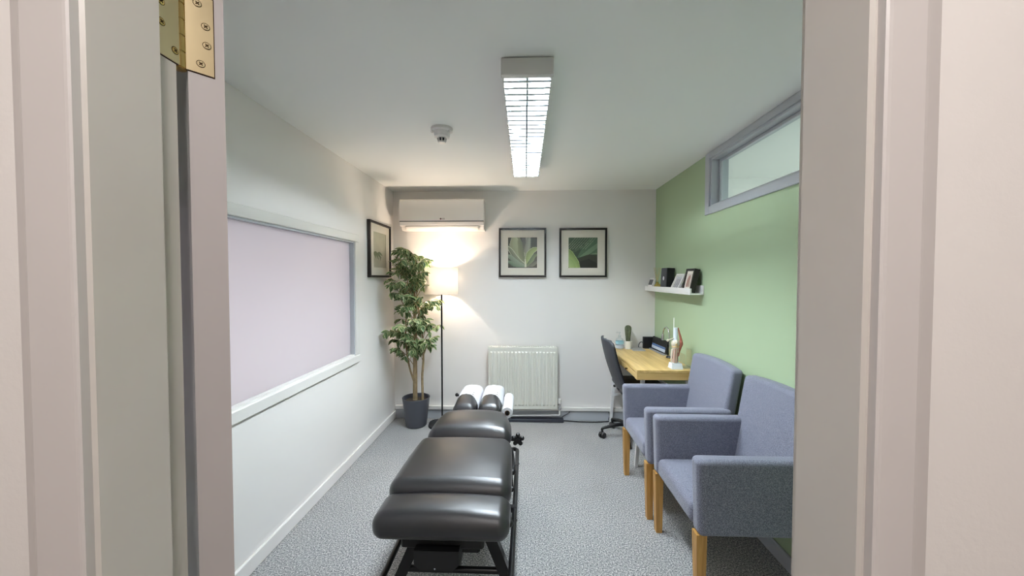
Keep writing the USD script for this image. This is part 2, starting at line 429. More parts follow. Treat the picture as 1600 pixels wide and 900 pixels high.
def hinge(z0, z1):
    kx, ky, kr = -.4695, .4850, .0098
    n, g = 5, .0012
    hg = (z1 - z0) / n
    parts = []
    for i in range(n):
        parts.append(lathe([(0, 0), (kr - .0006, 0), (kr, .0006), (kr, hg - g - .0006), (kr - .0006, hg - g), (0, hg - g)], (kx, ky, z0 + i * hg), 24))
    parts.append(cyl((kx, ky, z0), (kx, ky, z1), kr - .0012))
    for z, s in ((z0, -1), (z1, 1)):
        parts.append(lathe([(0, 0), (.0088, 0), (.0093, .0012), (.006, .0026), (0, .003)] if s > 0 else [(0, -.003), (.006, -.0026), (.0093, -.0012), (.0088, 0), (0, 0)], (kx, ky, z), 24))
    h = obj('hinge', cat_(*parts), 'brass', d)
    jp = bx(JL - .0125, JL - .0105, .4425, .479, z0, z1, .0004)
    obj('hinge_leaf', jp, 'brass_pale', d)
    obj('mortise', bx(JL - .0122, JL - .0116, .4425, .478, z0 - .0015, z1 + .0015), 'dark_mortise', d)
    obj('mortise', door_box(-.0004, .001, .0, .0292, z0 - .0015, z1 + .0018), 'dark_mortise', d, smooth=False)
    dl = cat_(door_box(-.0016, .001, -.002, .0280, z0, z1))
    obj('hinge_leaf', dl, 'brass_pale', d, smooth=False)
    nrm = np.array([-D[0], -D[1], 0])
    up = np.array([0, 0, 1.0])
    def screw(c, nv, mat='brass_pale'):
        side = np.cross(nv, up)
        obj('screw_hole', cyl(c - nv * .001, c + nv * .0002, .0050), 'brass_dark', d)
        obj('screw', tube([c - nv * .001, c + nv * .0005, c + nv * .0009], [.0043, .0043, .0036], 18), mat, d)
        a, b = (side + up) / 2 ** .5, (side - up) / 2 ** .5
        def bar(u, v):
            return hull([c + u * i * .0026 + v * j * .0007 + nv * k for i in (-1, 1) for j in (-1, 1) for k in (.0006, .0011)])
        obj('screw_slot', cat_(bar(a, b), bar(b, a)), 'brass_dark', d)
    H_ = z1 - z0
    for t_, fz in ((.0135, .12), (.0205, .38), (.0195, .62), (.0110, .88)):
        c = np.array(door_pt(-.0016, t_, z0 + fz * H_))
        screw(c, nrm)
    for y_, fz in ((.4725, .14), (.4550, .38), (.4550, .62), (.4725, .86)):
        screw(np.array([JL - .0105, y_, z0 + fz * H_]), np.array([1.0, 0, 0]), 'brass')
hinge(1.785, 1.892)
hinge(.18, .286)

# ------------------------------------------------------------------ ceiling things
c = thing('fluorescent_light', 'long white twin-tube fluorescent light with a bright louvre under the ceiling', 'ceiling light', (.01, 2.31, H))
x0, x1, y0, y1 = -.1, .12, 1.535, 3.075
zb = 2.345
obj('housing', cat_(bx(x0 + .004, x1 - .004, y0 + .02, y1 - .02, 2.408, H - .0005), bx(x0 + .004, x0 + .008, y0 + .03, y1 - .01, zb + .002, 2.41), bx(x1 - .008, x1 - .004, y0 + .03, y1 - .01, zb + .002, 2.41)), 'fixture_white', c)
obj('end_cap', bx(x0, x1, y0, y0 + .03, zb, H - .004, .003), 'fixture_white', c)
obj('end_cap', bx(x0 + .002, x1 - .002, y1 - .012, y1, zb, H - .004, .003), 'fixture_white', c)
obj('backing', bx(x0 + .01, x1 - .01, y0 + .03, y1 - .012, 2.4185, 2.4195), 'dark_grey', c)
obj('reflector', cat_(*[hull([(xa, y, za) for y in (y0 + .03, y1 - .012) for xa, za in q]) for q in
    (((x0 + .009, 2.350), (x0 + .011, 2.350), (x0 + .028, 2.405), (x0 + .031, 2.405)), ((x1 - .009, 2.350), (x1 - .011, 2.350), (x1 - .028, 2.405), (x1 - .031, 2.405)), ((x0 + .028, 2.404), (x1 - .028, 2.404), (x0 + .028, 2.407), (x1 - .028, 2.407)))]), 'reflector', c)
for xx in (-.045, .065):
    tb = obj('tube', cyl((xx, y0 + .045, 2.385), (xx, y1 - .025, 2.385), .013, 16), 'tube_glow', c)
    obj('tube_cap', cat_(cyl((xx, y0 + .031, 2.385), (xx, y0 + .045, 2.385), .0135, 16), cyl((xx, y1 - .025, 2.385), (xx, y1 - .0125, 2.385), .0135, 16)), 'chrome', c)
obj('louvre_spine', bx(.0055, .0145, y0 + .03, y1 - .012, zb + .0005, 2.366), 'louvre', c)
nb = 27
for i in range(nb):
    yy = y0 + .03 + (i + .5) * (y1 - y0 - .042) / nb
    obj('louvre_blade', hull([(x, yy + dy, z) for x in (x0 + .0085, x1 - .0085) for dy, z in ((-.002, 2.366), (.002, 2.366), (-.0078, zb + .001), (.0078, zb + .001))]), 'louvre', c, smooth=False)

c = thing('smoke_detector', 'white round smoke detector on the ceiling', 'smoke detector', (-.51, 2.25, H))
obj('base', lathe([(0, -.022), (.056, -.022), (.066, -.014), (.067, 0), (0, 0)], (-.51, 2.25, H - .0005), 40), 'white_plastic', c)
obj('body', lathe([(0, -.058), (.034, -.058), (.046, -.052), (.050, -.022), (0, -.022)], (-.51, 2.25, H), 40), 'white_plastic', c)
obj('sensor_chamber', lathe([(0, -.088), (.020, -.088), (.024, -.084), (.024, -.079), (0, -.079)], (-.51, 2.25, H), 32), 'white_plastic', c)
obj('sensor_core', lathe([(0, -.08), (.018, -.08), (.018, -.058), (0, -.058)], (-.51, 2.25, H), 24), 'dark_grey', c)
for k in range(8):
    a = k * PI / 4 + .2
    obj('cage_bar', cyl((-.51 + .026 * math.cos(a), 2.25 + .026 * math.sin(a), H - .056), (-.51 + .022 * math.cos(a), 2.25 + .022 * math.sin(a), H - .082), .0035, 8), 'white_plastic', c)
for s in (-1, 1):
    obj('indicator', sphere((-.51 + s * .056, 2.23, H - .026), .010, 2, (1, 1, 1)), 'white_plastic', c) if False else obj('indicator', sphere((0, 0, 0), .0095, 2).apply_translation((-.51 + s * .055, 2.225, H - .026)), 'white_plastic', c)

# ------------------------------------------------------------------ end wall: air conditioner, radiator, pictures
c = thing('air_conditioner', 'white split air conditioner high on the end wall above the floor lamp', 'air conditioner', (-.83, YB, 2.0))
ax0, ax1 = -1.262, -.412
obj('body', prism([(YB - .001, 1.995), (YB - .001, 2.295), (YB - .12, 2.302), (YB - .17, 2.297), (YB - .17, 2.04), (YB - .13, 1.99)], ax0 + .004, ax1 - .004, 'yzx'), 'aircon_white', c)
fp = [(YB - .168, 2.078), (YB - .168, 2.299), (YB - .185, 2.298), (YB - .198, 2.288), (YB - .206, 2.25), (YB - .209, 2.16), (YB - .208, 2.078)]
obj('front_panel', prism(fp, ax0, ax1, 'yzx'), 'aircon_white', c)
obj('trim_strip', prism([(YB - .168, 2.070), (YB - .168, 2.0775), (YB - .206, 2.0775), (YB - .206, 2.070)], ax0 + .002, ax1 - .002, 'yzx'), 'dark_grey', c)
obj('lower_panel', prism([(YB - .165, 2.03), (YB - .165, 2.0695), (YB - .206, 2.0695), (YB - .203, 2.05), (YB - .196, 2.032)], ax0, ax1, 'yzx'), 'aircon_white', c)
fl = []
for t_ in np.linspace(0, 1, 7):
    a = math.radians(8 + 62 * t_)
    fl.append((YB - .128 - .067 * math.cos(a) + .0, 2.031 - .042 * math.sin(a)))
inner = [(y + .005, z + .004) for y, z in fl[::-1]]
obj('air_flap', prism(fl + inner, ax0 + .06, ax1 - .06, 'yzx'), 'aircon_white', c)
lg = meshkit.text_mesh('LG', .014, .001, bold=True)
lg.apply_transform(trimesh.transformations.rotation_matrix(PI / 2, [1, 0, 0])); lg.apply_translation([-.828, YB - .2085, 2.090])
obj('logo', cat_(lg, cyl((-.842, YB - .2085, 2.097), (-.842, YB - .2095, 2.097), .0095, 20)), 'logo', c, smooth=False)

c = thing('radiator', 'white ribbed panel radiator on the end wall', 'radiator', (-.02, YB, .14))
rx0, rx1, rz0, rz1, ry = -.374, .336, .145, .787, 3.745
ribs = [bx(rx0, rx1, ry, ry + .014, rz0, rz1, .004)]
n = 19
for i in range(n):
    xc = rx0 + .03 + (rx1 - rx0 - .06) * i / (n - 1)
    hw, hf = .0125, .007
    ribs.append(hull([(xc + a * hw, ry + .001, z) for a in (-1, 1) for z in (rz0 + .035, rz1 - .04)] + [(xc + a * hf, ry - .008, z) for a in (-1, 1) for z in (rz0 + .05, rz1 - .055)]))
obj('front_panel', cat_(*ribs), 'radiator_white', c)
obj('rear_panel', bx(rx0 + .005, rx1 - .005, YB - .045, YB - .033, rz0, rz1 - .003, .004), 'radiator_white', c)
obj('side_cover', bx(rx0 - .004, rx0 + .001, ry + .002, YB - .03, rz0 + .01, rz1 + .003, .001), 'radiator_white', c)
obj('side_cover', bx(rx1 - .001, rx1 + .004, ry + .002, YB - .03, rz0 + .01, rz1 + .003, .001), 'radiator_white', c)
obj('top_grille', cat_(*[bx(rx0 + .01 + i * .0232, rx0 + .025 + i * .0232, ry + .012, YB - .034, rz1 - .006, rz1 + .002) for i in range(30)], bx(rx0, rx1, ry + .002, ry + .012, rz1 - .004, rz1 + .004), bx(rx0, rx1, YB - .043, YB - .034, rz1 - .004, rz1 + .004)), 'radiator_white', c)
for q in (-.25, .17):
    obj('wall_bracket', bx(q, q + .04, YB - .034, YB - .0005, .2, .75), 'grey_plastic', c)
v = obj('valve', cat_(cyl((rx1 + .0, 3.775, .175), (rx1 + .028, 3.775, .175), .009), cyl((rx1 + .028, 3.775, .13), (rx1 + .028, 3.775, .20), .010)), 'chrome', c)
obj('valve_head', lathe([(0, 0), (.017, 0), (.019, .008), (.018, .045), (.012, .052), (0, .052)], (rx1 + .028, 3.775, .20), 24), 'white_plastic', c)
obj('valve_tail', lathe([(0, 0), (.009, 0), (.009, .045), (0, .045)], (rx1 + .028, 3.775, .085), 16), 'white_plastic', c)
obj('pipe', tube([(rx1 + .028, 3.775, .09), (rx1 + .026, 3.778, .077), (rx1 - .02, 3.79, .072), (.02, 3.79, .066), (-.3, 3.79, .06), (-.38, 3.79, .066), (-.40, 3.785, .10), (-.398, 3.775, .17), (rx0 - .002, 3.772, .18)], .0075, 10, True), 'white_steel', c)

tag(obj('floor_strip', bx(-.30, .405, 3.765, 3.835, .001, .032, .004), 'strip_grey'), 'dark grey plastic strip lying on carpet under the radiator', 'floor strip')
tag(obj('power_cable', tube([(.406, 3.80, .012), (.55, 3.79, .006), (.72, 3.785, .006), (.84, 3.80, .006), (.93, 3.815, .008), (1.02, 3.79, .02), (1.1, 3.78, .006), (1.16, 3.70, .006), (1.30, 3.72, .006)], .0055, 8, True), 'black_plastic'), 'black power cable along the carpet from floor strip to desk', 'cable')
tag(obj('thin_cable', tube([(.392, 3.828, .036), (.42, 3.83, .055), (.47, 3.825, .085), (.50, 3.829, .1), (.85, 3.829, .1), (.885, 3.829, .09), (.89, 3.830, .05), (.885, 3.833, .012), (.95, 3.835, .005), (1.05, 3.834, .005)], .0035, 8, True), 'dark_grey'), 'thin grey cable climbing from floor strip to the trunking', 'cable')

# painting of the three prints
def canvas(n, m, col):
    g = np.zeros((m, n, 3)); g[:] = col
    u, v = np.meshgrid((np.arange(n) + .5) / n, (np.arange(m) + .5) / m)
    return g, u, v
def stroke(cv, pts, w0, w1, ca, cb, edge=None, pw=.6):
    """A tapering leaf along a smooth line; ca to cb across its width."""
    g, u, v = cv
    P = smooth_path(np.array([(x, y, 0) for x, y in pts], float), 14)[:, :2]
    T = np.gradient(P, axis=0); T /= np.linalg.norm(T, axis=1, keepdims=True)
    q = np.stack([u, v], -1)[:, :, None, :] - P
    dd = np.linalg.norm(q, axis=-1); k = dd.argmin(-1)
    tt = k / (len(P) - 1)
    sd = np.take_along_axis(q[..., 0] * T[:, 1] - q[..., 1] * T[:, 0], k[..., None], -1)[..., 0]
    w_ = np.interp(tt, [0, .35, .75, 1], [w0, w1, w1 * .75, .01])
    on = dd.min(-1) < w_
    f = np.clip((sd / np.maximum(w_, 1e-6) + 1) / 2, 0, 1) ** pw
    colr = np.array(ca) * (1 - f[..., None]) + np.array(cb) * f[..., None]
    if edge is not None:
        e = np.abs(sd) > w_ - .018
        colr[e] = edge
    g[on] = colr[on]
def fill(cv, poly, col, col2=None):
    g, u, v = cv
    from shapely import contains_xy
    on = contains_xy(Polygon(poly), u, v)
    if col2 is None:
        g[on] = col
    else:
        g[on] = (np.array(col)[None] * (1 - v[on][:, None]) + np.array(col2)[None] * v[on][:, None])
def agave():
    cv = canvas(84, 90, srgb(74, 74, 60)); s = srgb
    fill(cv, [(.5, .2), (.48, 1), (.62, 1), (.62, .4)], s(122, 112, 98), s(92, 86, 78))
    fill(cv, [(.62, .3), (.6, 1), (.78, 1), (.76, .45)], s(138, 134, 116), s(150, 150, 130))
    stroke(cv, [(.6, .12), (.62, .5), (.69, .85), (.75, 1.1)], .05, .09, s(120, 116, 102), s(168, 166, 144))
    stroke(cv, [(.58, .1), (.86, .45), (.96, .8), (.98, 1.1)], .04, .07, s(64, 62, 52), s(84, 80, 68))
    stroke(cv, [(.57, .12), (.38, .35), (.26, .7), (.2, 1.15)], .08, .24, s(128, 134, 98), s(178, 184, 136), s(196, 198, 158))
    stroke(cv, [(.57, .12), (.46, .45), (.42, .75), (.36, 1.1)], .05, .10, s(150, 156, 110), s(116, 122, 90))
    stroke(cv, [(.6, .1), (.72, .42), (.86, .58), (1.08, .66)], .04, .11, s(120, 138, 66), s(176, 190, 106), s(190, 200, 140))
    stroke(cv, [(.62, .06), (.8, .25), (.9, .4), (1.05, .46)], .03, .07, s(78, 92, 58), s(128, 140, 92))
    stroke(cv, [(.58, .1), (.3, .3), (.12, .55), (-.08, .78)], .05, .09, s(86, 92, 76), s(146, 152, 122), s(206, 208, 180))
    stroke(cv, [(.56, .06), (.3, .18), (.12, .34), (-.1, .46)], .05, .09, s(106, 124, 104), s(146, 164, 136))
    stroke(cv, [(.5, .02), (.3, .06), (.14, .16), (-.06, .24)], .05, .08, s(70, 96, 78), s(128, 152, 120))
    stroke(cv, [(.66, .02), (.82, .1), (.95, .18), (1.08, .22)], .03, .06, s(96, 86, 78), s(126, 120, 104))
    stroke(cv, [(.6, .04), (.6, .14), (.59, .24), (.585, .3)], .03, .025, s(206, 204, 172), s(226, 222, 196))
    fill(cv, [(0, 0), (1, 0), (1, .05), (.5, .03), (0, .05)], s(58, 50, 44))
    return cv[0]
def palm():
    cv = canvas(84, 90, srgb(56, 70, 46)); s = srgb
    g, u, v = cv
    g[:] = np.array(s(52, 62, 44)) * (1 - v[..., None]) + np.array(s(60, 92, 66)) * v[..., None]
    fill(cv, [(.3, .34), (.45, .62), (.78, 1), (1, 1), (1, .5), (.72, .45)], s(78, 112, 78), s(70, 112, 76))
    fill(cv, [(.35, .34), (.7, .62), (1, .82), (1, .66), (.72, .46)], s(98, 132, 94), s(110, 148, 106))
    fill(cv, [(.3, .34), (.95, .5), (1, .44), (.72, .45)], s(112, 140, 100))
    fill(cv, [(.33, .3), (.7, .44), (1, .38), (1, 0), (.4, 0)], s(50, 50, 40), s(76, 80, 60))
    fill(cv, [(.3, .2), (.7, .3), (1, .15), (1, 0), (.4, 0)], s(44, 44, 36))
    for k in range(9):
        a = -.12 + k * .085
        stroke(cv, [(a + .02, .62), (a + .22, .82), (a + .42, 1.04)], .010, .011, s(134, 146, 116), s(150, 160, 132))
    for k in range(7):
        a = .02 + k * .06
        stroke(cv, [(a, .42 + .03 * k), (a + .2, .58 + .03 * k), (a + .5, .74 + .03 * k)], .006, .007, s(84, 108, 76), s(90, 114, 82))
    stroke(cv, [(-.25, .72), (.0, .46), (.22, .2), (.42, -.1)], .06, .16, s(104, 136, 52), s(166, 196, 88), s(174, 200, 100))
    stroke(cv, [(-.12, .3), (.1, .12), (.22, -.1)], .08, .13, s(140, 172, 76), s(176, 202, 104))
    return cv[0]
def pale():
    cv = canvas(60, 66, srgb(184, 182, 150)); s = srgb
    g, u, v = cv
    g[:] = np.array(s(190, 182, 158)) * (1 - v[..., None]) + np.array(s(174, 174, 138)) * v[..., None]
    n_ = meshkit.fbm(np.stack([u * 3, v * 4, 0 * u], -1), 3, 5)[..., None]
    g *= .85 + .3 * n_
    for p in ([(-.05, .38), (.2, .42), (.42, .36), (.62, .3)], [(0, .42), (.15, .34), (.24, .26)], [(.1, .42), (.3, .34), (.42, .24)], [(.25, .42), (.5, .34), (.58, .22)], [(.3, .4), (.5, .42), (.7, .36)]):
        stroke(cv, p, .02, .035, s(72, 90, 48), s(106, 124, 70))
    return cv[0]
def sheet(img, p0, du, dv):
    """Grid of quads with one colour for each vertex; p0 lower left, du and dv its sides."""
    m, n, _ = img.shape
    a, b = np.meshgrid(np.linspace(0, 1, n), np.linspace(0, 1, m))
    V = np.array(p0) + a.reshape(-1, 1) * np.array(du) + b.reshape(-1, 1) * np.array(dv)
    i = np.arange(m * n).reshape(m, n)
    q = np.stack([i[:-1, :-1], i[:-1, 1:], i[1:, 1:], i[1:, :-1]], -1).reshape(-1, 4)
    return trimesh.Trimesh(V, np.vstack([q[:, [0, 1, 2]], q[:, [0, 2, 3]]]), process=False), img.reshape(-1, 3)

def picture(label, c, du, nrm, w_, h_, img, pw, ph, fr=.019, dep=.03):
    """Frame hung on a wall: c the middle on the wall, du along the wall, nrm off it."""
    du, nrm, c = np.array(du, float), np.array(nrm, float), np.array(c, float)
    up = np.array([0, 0, 1.0])
    t_ = thing('picture_frame', label, 'picture', c, 'black framed plant prints')
    def b(a0, a1, z0_, z1_, d0, d1):
        return hull([c + du * a + up * z + nrm * d_ for a in (a0, a1) for z in (z0_, z1_) for d_ in (d0, d1)])
    W, Hh = w_ / 2, h_ / 2
    obj('frame_bar', b(-W, W, Hh - fr, Hh, .0005, dep), 'black_frame', t_, smooth=False)
    obj('frame_bar', b(-W, W, -Hh, -Hh + fr, .0005, dep), 'black_frame', t_, smooth=False)
    obj('frame_bar', b(-W, -W + fr, -Hh + fr, Hh - fr, .0005, dep), 'black_frame', t_, smooth=False)
    obj('frame_bar', b(W - fr, W, -Hh + fr, Hh - fr, .0005, dep), 'black_frame', t_, smooth=False)
    # mat board with a bevelled opening around the print
    hole = sbox(-pw / 2, -ph / 2, pw / 2, ph / 2)
    ring = sbox(-W + fr * .6, -Hh + fr * .6, W - fr * .6, Hh - fr * .6).difference(hole)
    m = trimesh.creation.extrude_polygon(ring, .003, engine='earcut')
    V = np.array(m.vertices)
    V = c + V[:, :1] * du + V[:, 1:2] * up + (V[:, 2:3] + .013) * nrm
    m = trimesh.Trimesh(V, m.faces, process=False)
    if m.volume < 0: m.invert()
    obj('mat_board', m, 'mat_board', t_, smooth=False)
    img = .62 * img + .38 * img.mean(-1, keepdims=True) * np.array([1.04, 1.02, .9])
    s, col = sheet(img, c - du * (pw / 2 + .002) - up * (ph / 2 + .002) + nrm * .012, du * (pw + .004), up * (ph + .004))
    obj('art_print', s, 'print', t_, paint=col)
    obj('backing_board', b(-W + fr * .5, W - fr * .5, -Hh + fr * .5, Hh - fr * .5, .002, .0105), 'card_core', t_, smooth=False)
picture('black framed print of pale agave leaves on end wall, nearer the air conditioner', (-.024, YB, 1.770), (1, 0, 0), (0, -1, 0), .494, .512, agave(), .304, .318)
picture('black framed print of dark palm fronds with a lime leaf on end wall', (.606, YB, 1.768), (1, 0, 0), (0, -1, 0), .492, .510, palm(), .300, .316)
picture('black framed pale olive print on the left wall above the ficus', (XL, 3.452, 1.768), (0, 1, 0), (1, 0, 0), .505, .515, pale(), .30, .33)

# ------------------------------------------------------------------ floor lamp
LX, LY = -.842, 3.665
c = thing('floor_lamp', 'black floor lamp with a lit white drum shade in the back corner', 'floor lamp', (LX, LY, 0))
obj('base', lathe([(0, 0), (.138, 0), (.14, .006), (.136, .016), (.03, .022), (.014, .030), (0, .030)], (LX, LY, .0005), 40), 'black_steel', c)
obj('pole', cyl((LX, LY, .02), (LX, LY, 1.40), .0085, 14), 'black_steel', c)
obj('socket', cat_(cyl((LX, LY, 1.38), (LX, LY, 1.472), .015), *[tube([(LX, LY, 1.40), (LX + .08 * math.cos(a), LY + .08 * math.sin(a), 1.385), (LX + .159 * math.cos(a), LY + .159 * math.sin(a), 1.37)], .002, 6) for a in (.4, .4 + 2 * PI / 3, .4 + 4 * PI / 3)]), 'black_steel', c)
obj('bulb', sphere((LX, LY, 1.50), .032, 2), 'bulb_glow', c)
obj('lamp_shade', lathe([(.166, 0), (.166, .262), (.1642, .262), (.1642, 0), (.166, 0)], (LX, LY, 1.343), 64), 'lamp_shade', c)
tag(obj('lamp_cable', tube([(LX - .13, LY + .01, .006), (LX - .143, LY + .03, .005), (LX - .14, LY + .08, .005), (LX - .10, LY + .13, .005), (LX + .05, LY + .15, .005), (LX + .3, LY + .15, .006), (LX + .53, LY + .13, .006)], .004, 8, True), 'black_plastic'), 'black lamp flex on the carpet behind the floor lamp base', 'cable')

# ------------------------------------------------------------------ ficus
rng = random.Random(7); nrg = np.random.default_rng(7)
FX, FY = -1.107, 3.655
c = thing('ficus_tree', 'artificial ficus with variegated leaves in dark grey pot in the back corner', 'plant', (FX, FY, 0))
obj('pot', lathe([(0, .002), (.096, .002), (.104, .010), (.136, .285), (.139, .290), (.136, .293), (.128, .290), (.122, .25), (0, .25)], (FX, FY, 0), 48), 'pot_grey', c)
sm = lathe([(0, .262), (.06, .266), (.121, .255), (.122, .25), (0, .25)], (FX, FY, 0), 32)
obj('soil', sm, 'soil', c)
trunks = [[(FX - .01, FY, .25), (FX - .005, FY - .01, .6), (FX + .0, FY - .02, 1.0), (FX - .005, FY - .02, 1.4), (FX + .01, FY - .01, 1.72)],
          [(FX + .075, FY - .02, .25), (FX + .07, FY - .02, .5), (FX + .085, FY - .025, .72), (FX + .07, FY - .03, 1.0), (FX + .03, FY - .05, 1.35), (FX + .05, FY - .04, 1.62)],
          [(FX - .02, FY - .01, .46), (FX - .06, FY - .03, .62), (FX - .085, FY - .05, .85), (FX - .075, FY - .06, 1.15), (FX - .06, FY - .06, 1.5)]]
for P, r0 in zip(trunks, (.024, .013, .010)):
    obj('trunk', tube(P, [r0, r0 * .85, r0 * .55, r0 * .3], 10, True), 'bark', c)
# outline of the crown by height: z, left and right reach from the trunk
crown = [(.72, -.20, -.02), (.78, -.27, .06), (.85, -.30, .26), (.95, -.31, .30), (1.05, -.29, .28), (1.13, -.26, .20), (1.2, -.22, .31), (1.3, -.22, .30), (1.4, -.25, .22), (1.5, -.28, .20), (1.6, -.25, .20), (1.70, -.22, .16), (1.79, -.19, -.02), (1.83, -.15, -.06)]
cz = [q[0] for q in crown]
centre = [np.array(smooth_path(P, 10)) for P in trunks]
def leaf_mesh(base, axis, nrm, L, W_, hue):
    """Pointed leaf folded on its midrib: green in the middle, cream towards the rim."""
    axis = axis / np.linalg.norm(axis)
    side = np.cross(axis, nrm); side /= np.linalg.norm(side); nn = np.cross(side, axis)
    prof = [(0, 0), (.18, .55), (.42, 1.0), (.68, .78), (.86, .38), (1, 0)]
    V, C_ = [], []
    green = np.array([srgb(72, 100, 58), srgb(98, 126, 80), srgb(124, 146, 102)][hue]); cream = np.array(srgb(214, 218, 168))
    droop = .22 * L
    for t_, w_ in prof:
        p = base + axis * L * t_ - nn * droop * t_ * t_
        V += [p - side * W_ * w_ * .5 + nn * .12 * W_ * w_, p - side * W_ * w_ * .30 + nn * .07 * W_ * w_, p, p + side * W_ * w_ * .30 + nn * .07 * W_ * w_, p + side * W_ * w_ * .5 + nn * .12 * W_ * w_]
        C_ += [cream, green, green * .9, green, cream]
    Fc = []
    for i in range(len(prof) - 1):
        for j in range(4):
            p = i * 5 + j
            Fc += [(p, p + 1, p + 6), (p, p + 6, p + 5)]
    return np.array(V), np.array(Fc), np.array(C_)
leaves, twigs = [], []
for b in range(88):
    z = rng.choice([rng.uniform(.80, 1.12), rng.uniform(1.16, 1.80), rng.uniform(1.2, 1.8)])
    lo, hi = np.interp(z, cz, [q[1] for q in crown]), np.interp(z, cz, [q[2] for q in crown])
    fx = rng.uniform(0, 1); fx = .5 + (fx - .5) * 1.0
    tip = np.array([FX + lo + (hi - lo) * fx, 0, z])
    span = .27 * (1 - abs(fx - .5) * .7)
    tip[1] = FY - .09 + rng.uniform(-span, span * .75)
    tip[0] = max(tip[0], XL + .06); tip[1] = min(tip[1], YB - .08)
    tr = centre[rng.choice([0, 0, 1, 2])]
    k = int(np.argmin(np.abs(tr[:, 2] - (z - .10 - .15 * rng.random()))))
    s0 = tr[k]
    mid = (s0 + tip) / 2 + np.array([0, 0, .05])
    twigs.append(tube([s0, mid, tip], [.0035, .0016], 6, True, 5))
    path = smooth_path([s0, mid, tip], 12)
    nl = rng.randint(11, 16)
    for q in range(nl):
        f = .35 + .65 * (q + rng.random()) / nl
        p = path[min(len(path) - 1, int(f * (len(path) - 1)))]
        out = tip - s0; out[2] = 0
        out = out / (np.linalg.norm(out) + 1e-6)
        dr = out * .5 + np.array([rng.uniform(-1, 1), rng.uniform(-1, 1) - .15, rng.uniform(-1.0, .25)])
        nn = np.array([rng.uniform(-.5, .5), rng.uniform(-.9, .1), 1.0])
        L = rng.uniform(.056, .086)
        ax = dr / np.linalg.norm(dr)
        e = p + ax * L
        if e[0] < XL + .012 or e[1] > YB - .02 or p[0] < XL + .012:
            continue
        leaves.append(leaf_mesh(p, ax, nn, L, L * rng.uniform(.44, .58), rng.choice([0, 0, 1, 1, 2])))
obj('branches', cat_(*twigs), 'bark', c)
leaves.sort(key=lambda q: q[0][:, 1].mean())
def leaf_join(ls):
    off, V, Fc, C_ = 0, [], [], []
    for v, f, k in ls:
        V.append(v); Fc.append(f + off); C_.append(k); off += len(v)
    return trimesh.Trimesh(np.vstack(V), np.vstack(Fc), process=False), np.vstack(C_)
for v, f, k in leaves[:300]:
    obj('leaf', trimesh.Trimesh(v, f, process=False), 'leaf', c, paint=k)
m, k = leaf_join(leaves[300:])
fo = obj('foliage', m, 'leaf', c, paint=k)
fo.SetCustomDataByKey('kind', 'stuff')

# ------------------------------------------------------------------ treatment table
TX = -.325
c = thing('treatment_table', 'black leather chiropractic treatment table with steel frame in the room middle', 'treatment table', (TX, 1.9, 0))
def taper(far, amount):
    def w_(P, h):
        f = np.clip((P[:, 1] / h[1] + 1) / 2, 0, 1)
        P[:, 0] *= 1 - amount * f ** far
        return P
    return w_
foot = obj('foot_cushion', pad(TX - .272, TX + .268, 1.345, 1.535, .484, .588, .048, .022, n=10, k=6), 'leather', c, smooth=True)
mid = obj('pelvic_cushion', pad(TX - .27, TX + .268, 1.515, 2.005, .505, .625, .055, .030, n=12, k=6, warp=taper(2, .06)), 'leather', c, smooth=True)
up_ = obj('chest_cushion', pad(TX - .245, TX + .248, 2.065, 2.405, .515, .612, .050, .045, n=12, k=6, power=3.2, warp=taper(3, .20)), 'leather', c, smooth=True)
for (a, b, col) in ((TX - .20, TX + .20, (1.41, 1.52)), (TX - .225, TX + .225, (1.54, 1.97)), (TX - .19, TX + .19, (2.10, 2.37))):
    obj('cushion_board', bx(a, b, col[0], col[1], .478 if col[0] < 2 else .515, .50 if col[0] < 1.4 else (.515 if col[0] < 2 else .54), .004), 'black_plastic', c)
for s, xh in ((-1, TX - .096), (1, TX + .080)):
    hp = obj('head_cushion', pad(xh - .078, xh + .078, 2.46, 2.95, .545, .62, .036, .05, n=10, k=5, power=2.6), 'leather', c, smooth=True)
    # paper draped over the head cushion
    V, n1, n2 = [], 17, 9
    for j, yy in enumerate(np.linspace(2.60, 2.955, n2)):
        ey = np.clip(1 - abs((yy - 2.705) / .245) ** 2.6, 0, 1) if yy < 2.94 else np.clip(1 - abs((2.94 - 2.705) / .245) ** 2.6, 0, 1)
        for i, a in enumerate(np.linspace(0, PI, n1)):
            xx = -math.cos(a)
            ct, st = abs(math.cos(a)) ** .55 * (1 if math.cos(a) > 0 else -1), math.sin(a) ** .5
            px = -ct * .0835
            zz = .553 + st * (.0705 + .05 * ey * np.clip(1 - abs(px / .078) ** 2.6, 0, 1))
            V.append((xh + px, yy, zz))
    V = np.array(V)
    I = np.arange(n1 * n2).reshape(n2, n1)
    q = np.stack([I[:-1, :-1], I[:-1, 1:], I[1:, 1:], I[1:, :-1]], -1).reshape(-1, 4)
    pm = trimesh.Trimesh(V, np.vstack([q[:, [0, 1, 2]], q[:, [0, 2, 3]]]), process=False)
    obj('head_paper', pm, 'paper', c, smooth=True, label="white paper sheet over the head cushion")
    obj('head_lever', cat_(cyl((xh + s * .07, 2.87, .56), (xh + s * .115, 2.87, .57), .008), sphere((xh + s * .12, 2.87, .572), .014)), 'black_plastic', c)
obj('head_carrier', cat_(bx(TX - .14, TX + .15, 2.46, 2.9, .505, .545, .006), bx(TX - .06, TX + .06, 2.3, 2.55, .46, .51, .006)), 'black_steel', c)
obj('mechanism_box', cat_(bx(TX - .18, TX + .16, 1.44, 2.42, .40, .48, .008), bx(TX - .15, TX + .13, 1.55, 2.3, .30, .42, .008)), 'matt_black', c)
